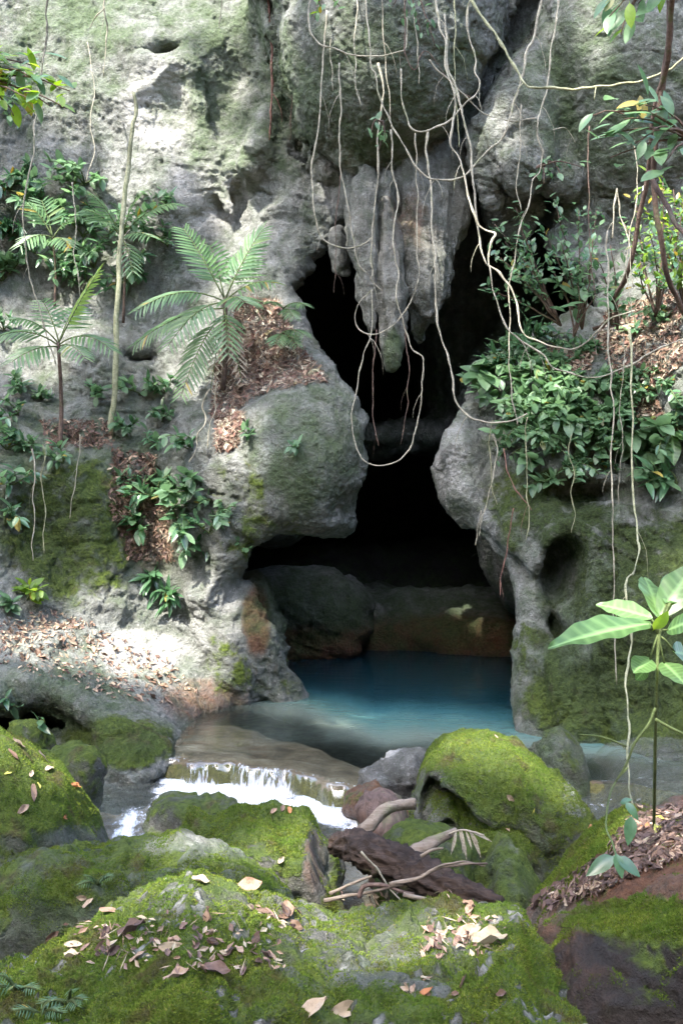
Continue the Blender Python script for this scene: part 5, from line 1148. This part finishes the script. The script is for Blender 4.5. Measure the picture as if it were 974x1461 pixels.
# ------------------------------------------------------------------ driftwood
def rough_log(name, label, cat, pts, radii, mat, ridge=0.18, sides=20, seed=1.0, group='driftwood below the waterfall', n=9):
    P = catmull(pts, n); r = np.interp(np.linspace(0, 1, len(P)), np.linspace(0, 1, len(radii)), radii)
    V, fs = tube_geo(P, r, sides); a = np.tile(np.arange(sides), len(P)); s = np.repeat(np.arange(len(P)), sides); m = len(P) * sides
    c = np.repeat(P, sides, 0); v = V[:m] - c
    k = ridge * (ridged(np.stack([np.cos(a / sides * 6.283) * 2.4 + seed, np.sin(a / sides * 6.283) * 2.4, s * 0.05], 1), 3) - 0.7) + ridge * 0.5 * fbm(np.stack([a * 0.9, s * 0.25, 0 * a + seed], 1), 2)
    V[:m] = c + v * (1 + k)[:, None]
    o = link(name, mesh_from(name, V - P[0], fs, mat), None, tuple(P[0])); tag(o, label, cat, group); return o
rough_log('log', 'dark rotten log lying slantwise between the boulders', 'log', [W(474, 1206, 4.75), W(500, 1206, 4.7), (W(540, 1222, 4.6)), W(600, 1250, 4.5), W(660, 1275, 4.4), W(715, 1292, 4.3)], [0.04, 0.065, 0.078, 0.08, 0.066, 0.03], M_LOG, 0.33, 44, 1.0, n=22)
rough_log('stump', 'wet brown stump standing upright behind the dark log', 'stump', [W(566, 1260, 5.2), W(556, 1215, 5.25), W(548, 1180, 5.3), W(538, 1146, 5.35), W(536, 1138, 5.37)], [0.14, 0.13, 0.13, 0.12, 0.07], M_STUMP, 0.16, 22, 3.0)
rough_log('branch', 'pale broken branch leaning over the stump', 'branch', [W(508, 1192, 4.85), W(525, 1180, 4.85), W(545, 1158, 4.9), W(565, 1150, 4.95), W(590, 1146, 5.0)], [0.028, 0.033, 0.028, 0.026, 0.03], M_DEADWOOD, 0.2, 14, 5.0)
rough_log('branch', 'split grey branch sticking up right of the log', 'branch', [W(578, 1225, 4.7), W(600, 1212, 4.7), W(625, 1198, 4.75), W(650, 1184, 4.8)], [0.03, 0.034, 0.024, 0.012], M_DEADWOOD, 0.3, 12, 7.0)
for i, (pts, r, m, lab) in enumerate([
    ([(555, 1262), (600, 1250), (640, 1236), (695, 1232)], 3.4, M_DEADWOOD, 'longest bare stick across the dark log'), ([(600, 1250), (630, 1236), (660, 1230), (692, 1236)], 2.0, M_DEADWOOD, 'forked twig beside the longest stick'),
    ([(470, 1275), (500, 1262), (530, 1250)], 3.0, M_DEADWOOD, 'stick poking out left of the log foot'), ([(462, 1285), (500, 1278), (545, 1268), (575, 1262)], 3.2, M_DEADWOOD, 'low stick at the foot of the driftwood'),
    ([(515, 1215), (535, 1240), (555, 1265), (572, 1285)], 1.8, M_VINE, 'thin pale twig crossing the log downward'), ([(512, 1280), (518, 1264), (536, 1262), (560, 1268), (590, 1276)], 4.5, M_STUMP, 'curved root at the foot of the log'),
    ([(575, 1276), (600, 1282), (630, 1285)], 3.0, M_DEADWOOD, 'short stick on the crest of the front boulder'), ([(600, 1222), (615, 1214), (632, 1210)], 3.0, M_DEADWOOD, 'short broken stick above the log')]):
    P = catmull([W(x, y, 4.35 if i not in (6,) else 3.6) for x, y in pts], 6); o = tube_obj('stick', wiggle(P, 0.012, 6, i * 3.1), np.linspace(r, r * 0.5, len(P)) * 4.35 / F, m, None, tuple(P[0]), 7, 0.3, i); tag(o, lab, 'stick', 'driftwood below the waterfall')
# dry palm leaf
b = W(648, 1186, 4.75); dry = empty('dry_palm_leaf', b); tag(dry, 'dry straw-coloured palm leaf drooping over the driftwood', 'palm leaf')
STRAW = leaf_mesh('leaflet', M_STRAW, 0.12, 1.3, fold=0.6, curl=0.5, seg=5, wide=1)
P = catmull([W(640, 1190, 4.75), W(660, 1184, 4.7), W(690, 1192, 4.65)], 5); tube_obj('stalk', P, 0.005, M_STRAW, dry, b, 5)
for (x0, y0, x1, y1) in [(650, 1186, 645, 1218), (658, 1185, 662, 1216), (664, 1186, 674, 1210), (670, 1187, 688, 1222), (672, 1186, 700, 1198), (668, 1185, 682, 1200), (655, 1186, 668, 1225)]:
    a, e = W(x0, y0, 4.7), W(x1, y1, 4.65); link('leaflet', STRAW, dry, M=frame(a - b, e - a, (0.2, -1, 0.5), np.linalg.norm(e - a), 1.2))

# ------------------------------------------------------------------ fallen leaves
def dead_mesh(mat, width, curl, twist, wavy):
    V = []; seg, wide = 7, 2
    for i in range(seg + 1):
        t = i / seg; w = width * 0.5 * math.sin(math.pi * min(1, 0.04 + t * 0.94) ** 0.9) ** 0.8 + 0.01
        for j in range(-wide, wide + 1):
            u = j / wide; a = twist * (t - 0.5); x, z = u * w, abs(u) ** 1.5 * w * curl + wavy * 0.05 * math.sin(9 * t + 4 * u)
            V.append((x * math.cos(a) - z * math.sin(a), t - 0.5, x * math.sin(a) + z * math.cos(a) + 0.28 * curl * (t - 0.5) ** 2))
    return mesh_from('fallen_leaf', np.array(V), grid_quads(seg + 1, 2 * wide + 1), mat)
DEAD = {k: [dead_mesh(m, w, c, tw, wv) for (w, c, tw, wv) in ((0.42, 0.4, 0.4, 1), (0.5, 0.6, -0.5, 1.5), (0.34, 0.3, 0.7, 0.7), (0.46, 1.0, 0.4, 2.0))] for k, m in (('brown', M_DEAD), ('pale', M_DEAD_PALE), ('dark', M_DEAD_DARK), ('orange', M_DEAD_ORANGE), ('yellow', M_DEAD_YELLOW))}
GREENF = [leaf_mesh('fallen_leaf', M_LEAF_Y, 0.42, 1.2, fold=0.15, curl=-0.2, seg=8, wide=2)]
def lay(kind, px, py, L, label, group, wid=1.0, ang=None, cat='fallen leaf', me=None, lift=0.25):
    h = hit(px, py)
    if h is None: return None
    p, n = h
    t = unit(np.cross(n, rand_dir())) if ang is None else unit(np.array((math.cos(math.radians(ang)), 0.2, math.sin(math.radians(ang)))))
    n = unit(n + rand_dir() * (0.28 if L < 0.06 else 0.14))
    o = link('fallen_leaf', me or R.choice(DEAD[kind]), M=frame(p + h[1] * (0.06 * L + 0.004), t, n, L, wid)); tag(o, label, cat, group); return o
# singled-out leaves on the front boulder: kind, pixel, length px, angle, label
for kind, x, y, l, ang, lab in [
    ('pale', 700, 1345, 58, 0, 'large pale yellowish leaf lying flat on the right of the front boulder'), ('dark', 190, 1330, 42, 25, 'curled grey-purple leaf beside the leaf heap on the front boulder'), ('brown', 350, 1270, 55, 15, 'long curled brown leaf on the crest of the front boulder'),
    ('pale', 285, 1258, 30, -15, 'pale upright leaf at the top of the front boulder'), ('brown', 290, 1312, 32, 80, 'upright oval brown leaf in the middle of the front boulder'), ('pale', 200, 1366, 26, 30, 'cream leaf between the two leaf heaps of the front boulder'),
    ('pale', 98, 1367, 28, 5, 'white leaf on the left of the front boulder'), ('pale', 105, 1349, 28, -5, 'upper white leaf on the left of the front boulder'), ('brown', 158, 1302, 34, -10, 'orange-brown leaf on the left crest of the front boulder'), ('pale', 250, 1353, 44, -10, 'broad greenish cream leaf in the middle litter of the front boulder'),
    ('dark', 357, 1345, 34, 55, 'grey leaf at the right end of the middle litter'), ('dark', 310, 1386, 36, -15, 'grey leaf below the middle litter'), ('orange', 605, 1421, 30, 30, 'orange leaf low on the front boulder'), ('pale', 440, 1447, 52, 35, 'large tan curled leaf at the bottom edge of the photo'), ('pale', 497, 1442, 42, 5, 'pale leaf at the bottom edge right of the tan one'),
    ('brown', 668, 1330, 44, 10, 'brown-orange leaf in the litter heap on the right of the front boulder'), ('pale', 255, 1395, 34, 20, 'pale leaf lowest in the middle litter'), ('brown', 127, 1290, 26, 40, 'tan leaf at the left crest of the front boulder'), ('pale', 120, 1280, 24, -10, 'light leaf above the left crest of the front boulder'), ('brown', 75, 1335, 30, 35, 'stick-like brown leaf near the left edge of the front boulder')]:
    lay(kind, x, y, l * 0.92 * 3.1 / F, lab, 'fallen leaves on the front boulder', ang=ang, wid=1.0)
a_ = hit(460, 1352); o = link('fallen_leaf', GREENF[0], M=frame(a_[0] + a_[1] * 0.012 + np.array((-0.025, 0, 0.03)), (0.55, -0.4, -0.75), a_[1], 0.10, 1.0)); tag(o, 'fresh bright green leaf lying on the front boulder', 'fallen leaf', 'fallen leaves on the front boulder')
def scatter(n, poly, kinds, size, label, group, px_len):
    for (x, y) in in_poly(poly, n, R):
        h = hit(x, y)
        if h is None: continue
        lay(R.choice(kinds), x, y, px_len * R.uniform(0.6, 1.25) * h[0][1] / F, label, group, wid=R.uniform(0.8, 1.2))
scatter(26, [(230, 1330), (270, 1320), (365, 1345), (395, 1370), (330, 1395), (240, 1380)], ['dark', 'brown', 'brown', 'dark'], 0, 'brown leaf in the middle litter heap of the front boulder', 'litter leaves, front boulder middle', 18)
scatter(14, [(75, 1330), (150, 1320), (170, 1370), (110, 1365)], ['dark', 'brown', 'dark'], 0, 'dark brown leaf in the left litter heap of the front boulder', 'litter leaves, front boulder left', 18)
scatter(16, [(615, 1325), (690, 1318), (680, 1362), (620, 1358)], ['dark', 'dark', 'brown'], 0, 'dark brown leaf in the right litter heap of the front boulder', 'litter leaves, front boulder right', 20)
scatter(10, [(370, 1300), (430, 1295), (425, 1325), (375, 1325)], ['dark', 'brown'], 0, 'small brown leaf in the upper litter patch of the front boulder', 'litter leaves, front boulder top', 20)
scatter(8, [(560, 1395), (720, 1400), (720, 1440), (560, 1430)], ['brown', 'dark', 'pale'], 0, 'brown leaf on the lower right slope of the front boulder', 'litter leaves, front boulder slope', 22)
scatter(4, [(660, 1292), (690, 1295), (685, 1308), (660, 1306)], ['brown'], 0, 'brown leaf on the mossy right lump of the front boulder', 'litter leaves, front boulder lump', 20)
for kind, x, y, l, lab in [('pale', 25, 1062, 24, 'long tan leaf near the top of the left boulder'), ('pale', 60, 1081, 24, 'upper tan leaf on the left boulder'), ('pale', 70, 1099, 18, 'small cream leaf on the left boulder'), ('brown', 47, 1132, 26, 'brown leaf in the middle of the left boulder'), ('yellow', 55, 1122, 12, 'tiny yellow leaf on the left boulder'),
    ('orange', 107, 1123, 16, 'rusty leaf on the right shoulder of the left boulder'), ('orange', 90, 1166, 14, 'orange leaf low on the left boulder'), ('brown', 33, 1156, 20, 'dark red leaf on the lower left boulder'), ('brown', 18, 1078, 22, 'brown leaf at the left edge of the left boulder'), ('yellow', 11, 1105, 12, 'lime leaf at the left edge of the left boulder'), ('brown', 45, 1105, 12, 'tiny brown leaf on the left boulder'),
    ('brown', 402, 1155, 18, 'first brown leaf on top of the midstream block'), ('orange', 412, 1158, 14, 'orange leaf on top of the midstream block'), ('brown', 390, 1158, 14, 'left leaf on top of the midstream block'), ('pale', 400, 1228, 14, 'white leaf on the face of the midstream block'), ('yellow', 759, 1157, 9, 'tiny yellow leaf on the split green boulder'), ('pale', 727, 1138, 14, 'bluish pale leaf on the split green boulder'),
    ('pale', 722, 1184, 18, 'pale leaf low on the split green boulder'), ('brown', 707, 1052, 8, 'tiny red leaf at the top of the split green boulder'), ('orange', 840, 1182, 12, 'orange leaf on the mossy edge of the right bank'), ('orange', 922, 1182, 26, 'largest orange leaf on the right bank'), ('pale', 925, 1205, 40, 'long cream blade on the right bank'), ('yellow', 938, 1187, 22, 'lime green leaf on the right bank'), ('yellow', 940, 1170, 16, 'small lime leaf at the top of the right bank'), ('pale', 910, 1155, 18, 'pinkish leaf at the top of the right bank')]:
    h = hit(x, y)
    if h: lay(kind, x, y, l * h[0][1] / F, lab, 'single fallen leaves on boulders')
BANKR = [(752, 1290), (800, 1260), (842, 1234), (876, 1202), (898, 1167), (974, 1145), (1040, 1130), (1040, 1215), (974, 1225), (900, 1255), (840, 1280), (790, 1300)]
BANKL = [(0, 900), (60, 885), (110, 890), (180, 915), (235, 940), (290, 990), (250, 1005), (170, 1000), (100, 975), (0, 950)]
scatter(80, BANKR, ['brown', 'dark', 'brown', 'pale'], 0, 'brown leaf in the deep litter on the right bank boulder', 'litter leaves, right bank', 20)
scatter(85, BANKL, ['brown', 'brown', 'pale'], 0, 'brown leaf on the sunny sloping slab at the left', 'litter leaves, left slab', 12)
# litter too small or too thick to count
def litter(name, label, polys, n, px_len, mats, twigs=0.25, lift=0.0):
    parts = []; mi = []
    for poly, share in polys:
        for (x, y) in in_poly(poly, int(n * share), R):
            h = hit(x, y)
            if h is None: continue
            p, nn = h; L = px_len * R.uniform(0.5, 1.3) * p[1] / F; t = unit(np.cross(nn, rand_dir())); z = unit(nn + rand_dir() * 0.5); s = unit(np.cross(t, z))
            p = p + nn * (R.random() * lift + 0.008)
            if R.random() < twigs: w = L * 0.05; t = t * 1.8; c = 0
            else: w = L * R.uniform(0.18, 0.28); c = L * 0.12
            zz_ = z * c
            v = np.array([p - t * L / 2, p - s * w + zz_ - t * L * .08, p + s * w + zz_ + t * L * .08, p + t * L / 2 + zz_ * 0.5, p + zz_ * 0.2])
            parts.append((v, [np.array([[0, 1, 4], [0, 4, 2], [1, 3, 4], [4, 3, 2]])])); mi += [R.randrange(len(mats))] * 4
    V, fs = geo_join(parts); o = link(name, mesh_from(name, V, fs, mats, smooth=False, mat_idx=mi)); tag(o, label, None, None, 'stuff')
litter('leaf_litter', 'thick brown leaf litter on the right bank boulder', [(BANKR, 1)], 1500, 15, [M_DEAD, M_DEAD_DARK, M_SOIL, M_DEAD_DARK], 0.4, 0.008)
litter('leaf_litter', 'scattered brown leaf litter on the sloping left slab', [(BANKL, 0.75), ([(0, 885), (70, 870), (140, 890), (60, 915), (0, 920)], 0.25)], 900, 8, [M_DEAD, M_DEAD, M_DEAD_DARK, M_DEAD_PALE], 0.25, 0.006)
litter('leaf_litter', 'reddish dry litter of twigs and leaves on the slope beside the cave opening', [([(345, 425), (400, 430), (425, 490), (470, 545), (430, 550), (380, 560), (330, 590), (300, 600), (310, 520)], 0.8), ([(310, 590), (350, 590), (335, 640), (310, 640)], 0.2)], 5200, 11, [M_DEAD, M_DEAD_DARK, M_DEAD, M_STRAW, M_VINE_R, M_SOIL], 0.72, 0.035)
litter('leaf_litter', 'brown litter in the gully left of the arch', [([(160, 640), (225, 650), (240, 720), (250, 800), (180, 800), (155, 720)], 0.75), ([(60, 600), (160, 600), (160, 640), (70, 640)], 0.25)], 2400, 9, [M_DEAD, M_DEAD_DARK, M_DEAD, M_SOIL], 0.5, 0.03)
litter('leaf_litter', 'pale pinkish litter over the slope at the right edge', [([(850, 490), (870, 440), (974, 410), (974, 520), (930, 560), (974, 620), (920, 620), (880, 540)], 0.85), ([(770, 500), (850, 500), (840, 530), (780, 530)], 0.15)], 3400, 10, [M_DEAD, M_DEAD_PALE, M_DEAD, M_STRAW, M_VINE_R, M_SOIL], 0.5, 0.035)
litter('leaf_litter', 'thin litter over the crests of the front boulders', [([(90, 1320), (400, 1290), (420, 1390), (100, 1380)], 0.5), ([(600, 1310), (720, 1310), (720, 1370), (600, 1370)], 0.3), ([(480, 1272), (700, 1268), (700, 1285), (480, 1285)], 0.2)], 320, 14, [M_DEAD, M_DEAD_DARK, M_DEAD_PALE], 0.4, 0.01)

# ------------------------------------------------------------------ moss: short blades on the cushions
def moss_on(key, n, h, label=None, mat=None, win=None):
    o, V, Q, N = BOULDERS[key]
    me = o.data; mo = np.empty(len(V), np.float32); me.attributes['moss'].data.foreach_get('value', mo)
    c = V[Q].mean(1); nn = N[Q].mean(1); a, b = project(c)
    area = np.linalg.norm(np.cross(V[Q[:, 2]] - V[Q[:, 0]], V[Q[:, 3]] - V[Q[:, 1]]), axis=1) / 2
    face = ((c - np.array((0, 0, CAMZ))) * nn).sum(1) < 0.15
    w = area * np.clip(mo[Q].mean(1) + 0.55 * pnoise(c * 6.0) + 0.3 * pnoise(c * 17) - 0.30, 0, 0.5) * face * (a > -60) * (a < 1030) * (b < 1540) / (c[:, 1] ** 1.5)
    f_ = NR.choice(len(Q), n, p=w / w.sum()); u = NR.random((n, 2, 1))
    q = V[Q[f_]]; p = (q[:, 0] * (1 - u[:, 0]) + q[:, 1] * u[:, 0]) * (1 - u[:, 1]) + (q[:, 3] * (1 - u[:, 0]) + q[:, 2] * u[:, 0]) * u[:, 1]
    d = nn[f_] + NR.normal(size=(n, 3)) * 0.55; d /= np.linalg.norm(d, axis=1, keepdims=True)
    s = np.cross(d, NR.normal(size=(n, 3))); s /= np.linalg.norm(s, axis=1, keepdims=True)
    L = (h * NR.uniform(0.5, 1.3, n))[:, None]
    T = np.stack([p - s * L * 0.22, p + s * L * 0.22, p + d * L], 1).reshape(-1, 3)
    m = link('moss', mesh_from('moss', T, np.arange(3 * n).reshape(n, 3), M_MOSS, smooth=False), o); m['kind'] = 'stuff'
def moss_material():
    t = NT('moss_blade'); geo = t.n('NewGeometry')
    c = t.ramp((geo, 'Random Per Island'), [(0.0, (0.06, 0.085, 0.014)), (0.5, (0.14, 0.19, 0.027)), (0.9, (0.23, 0.285, 0.05)), (1.0, (0.20, 0.14, 0.06))])
    c = t.mix(t.maprange(t.noise((geo, 'Position'), 5, 4), 0.35, 0.7, 0, 0.7), c, C(0.08, 0.155, 0.027))
    c = t.mix(t.maprange(t.noise((geo, 'Position'), 4.4, 5, 0.65), 0.54, 0.68, 0, 0.75), c, C(0.105, 0.085, 0.04))
    df = t.n('BsdfDiffuse', {0: c}); tl = t.n('BsdfTranslucent', {0: c})
    return t.out(t.n('MixShader', {0: 0.35, 1: df, 2: tl}))
M_MOSS = moss_material()
moss_on('front', 150000, 0.008); moss_on('second', 45000, 0.008); moss_on('bank', 30000, 0.011); moss_on('right', 20000, 0.009); moss_on('block', 30000, 0.010); moss_on('left', 30000, 0.008); moss_on('big', 40000, 0.009)
# ferns in the moss at the bottom left
for i, (x, y, lab) in enumerate([(25, 1415, 'little fern in the moss at the bottom left corner'), (98, 1432, 'little fern low on the front boulder'), (270, 1265, 'bright fern sprig on the second boulder crest'), (60, 1450, 'trailing fern at the very bottom left')]):
    if i == 2: x, y = 140, 1262
    h = hit(x, y)
    if h is None: continue
    rt = empty('fern', h[0]); tag(rt, lab, 'fern', 'little ferns in the moss')
    for k in range(4):
        e = h[0] + unit(np.array((R.uniform(-1, 1), -0.6, R.uniform(0.2, 0.8)))) * 0.09
        frond(rt, h[0], h[0], e, 0.02, 6, 0.025)
# ------------------------------------------------------------------ unseen forest overhead and behind the viewpoint, added to shape the light
SUNPATCH = [  # photo pixel, distance, radius of the gap in metres
 (205, 940, 9.2, 0.50), (150, 960, 8.9, 0.30), (250, 905, 9.3, 0.25), (230, 130, 10.9, 0.45), (200, 230, 11.0, 0.35), (330, 250, 10.9, 0.30), (480, 245, 10.4, 0.22),
 (265, 470, 10.2, 0.35), (90, 480, 10.7, 0.40), (30, 500, 10.8, 0.3), (310, 370, 10.4, 0.25), (330, 640, 9.3, 0.22), (380, 470, 10.2, 0.22), (940, 420, 9.0, 0.32), (960, 560, 8.5, 0.2), (240, 840, 9.4, 0.15), (230, 720, 9.6, 0.15),
 (300, 890, 9.5, 0.25), (60, 930, 8.4, 0.22), (720, 1080, 5.7, 0.20), (300, 1195, 4.3, 0.14), (60, 1060, 5.0, 0.2), (560, 1360, 3.1, 0.10), (480, 1330, 3.1, 0.1), (700, 190, 9.7, 0.12), (850, 170, 9.0, 0.14),
 (270, 1265, 3.5, 0.16), (440, 1300, 3.4, 0.14), (640, 1300, 3.3, 0.14), (200, 1310, 3.3, 0.1), (150, 1340, 3.1, 0.08), (760, 1110, 5.7, 0.18), (660, 1065, 5.8, 0.15), (30, 1090, 5.0, 0.18), (400, 1150, 5.0, 0.1), (100, 130, 11.2, 0.3), (350, 330, 10.8, 0.25), (160, 300, 11.0, 0.25), (340, 90, 11.2, 0.25), (920, 1200, 4.2, 0.1), (720, 560, 9.1, 0.15), (800, 590, 8.9, 0.15), (940, 320, 8.7, 0.5), (50, 125, 6.0, 0.10), (880, 180, 6.1, 0.16), (860, 880, 3.6, 0.16), (60, 300, 10.7, 0.3), (560, 150, 9.1, 0.14), (500, 80, 9.3, 0.12), (860, 60, 9.5, 0.2)]
def leaf_cloud(name, pts, size, mat, label):
    n = len(pts)
    a = NR.normal(size=(n, 3)); a /= np.linalg.norm(a, axis=1, keepdims=True)
    b = np.cross(a, NR.normal(size=(n, 3))); b /= np.linalg.norm(b, axis=1, keepdims=True)
    a = a * 1.0; s = (size * NR.uniform(0.7, 1.3, n))[:, None]
    V = np.stack([pts - a * s, pts + b * s * 0.45, pts + a * s, pts - b * s * 0.45], 1).reshape(-1, 3)
    Qd = np.arange(4 * n).reshape(n, 4)
    o = link(name, mesh_from(name, V, Qd, mat, smooth=False)); tag(o, label, None, None, 'stuff'); return o
def canopy():
    n = 26000; s = np.array(SUN); zc = NR.uniform(21.5, 25, n)
    foot = np.stack([NR.uniform(-7, 7, n), NR.uniform(-1.5, 13.5, n)], 1)      # what each leaf shades, on a slant through the scene
    P = np.stack([foot[:, 0] + s[0] / s[2] * (zc - 3), foot[:, 1] + s[1] / s[2] * (zc - 3), zc], 1)
    keep = pnoise(P * (0.33, 0.33, 0.33) + 3) + 0.6 * pnoise(P * 0.9) > -0.75
    for (a, b, d, r) in SUNPATCH:
        q = P - W(a, b, d); l = q @ s; dist = np.linalg.norm(q - l[:, None] * s, axis=1)
        keep &= dist > r + 0.14 + 0.12 * pnoise(P * 2.3)  # leaves left out so the sun reaches the chosen patches
    return leaf_cloud('shade_canopy', P[keep], 0.26, M_CANOPY, 'unseen forest canopy shaped to shade the gorge, with gaps for sun patches')
canopy()
def back_forest():  # unseen ring of leaves put in to cut off low sky light
    n = 9000
    th = NR.uniform(math.radians(150), math.radians(390), n); r = NR.uniform(13, 19, n)
    P = np.stack([np.cos(th) * r, np.sin(th) * r - 1, NR.uniform(0, 1, n) ** 0.8 * 13], 1)
    return leaf_cloud('forest', P, 0.75, M_CANOPY, 'unseen forest added behind the viewpoint to block the low sky')
back_forest()
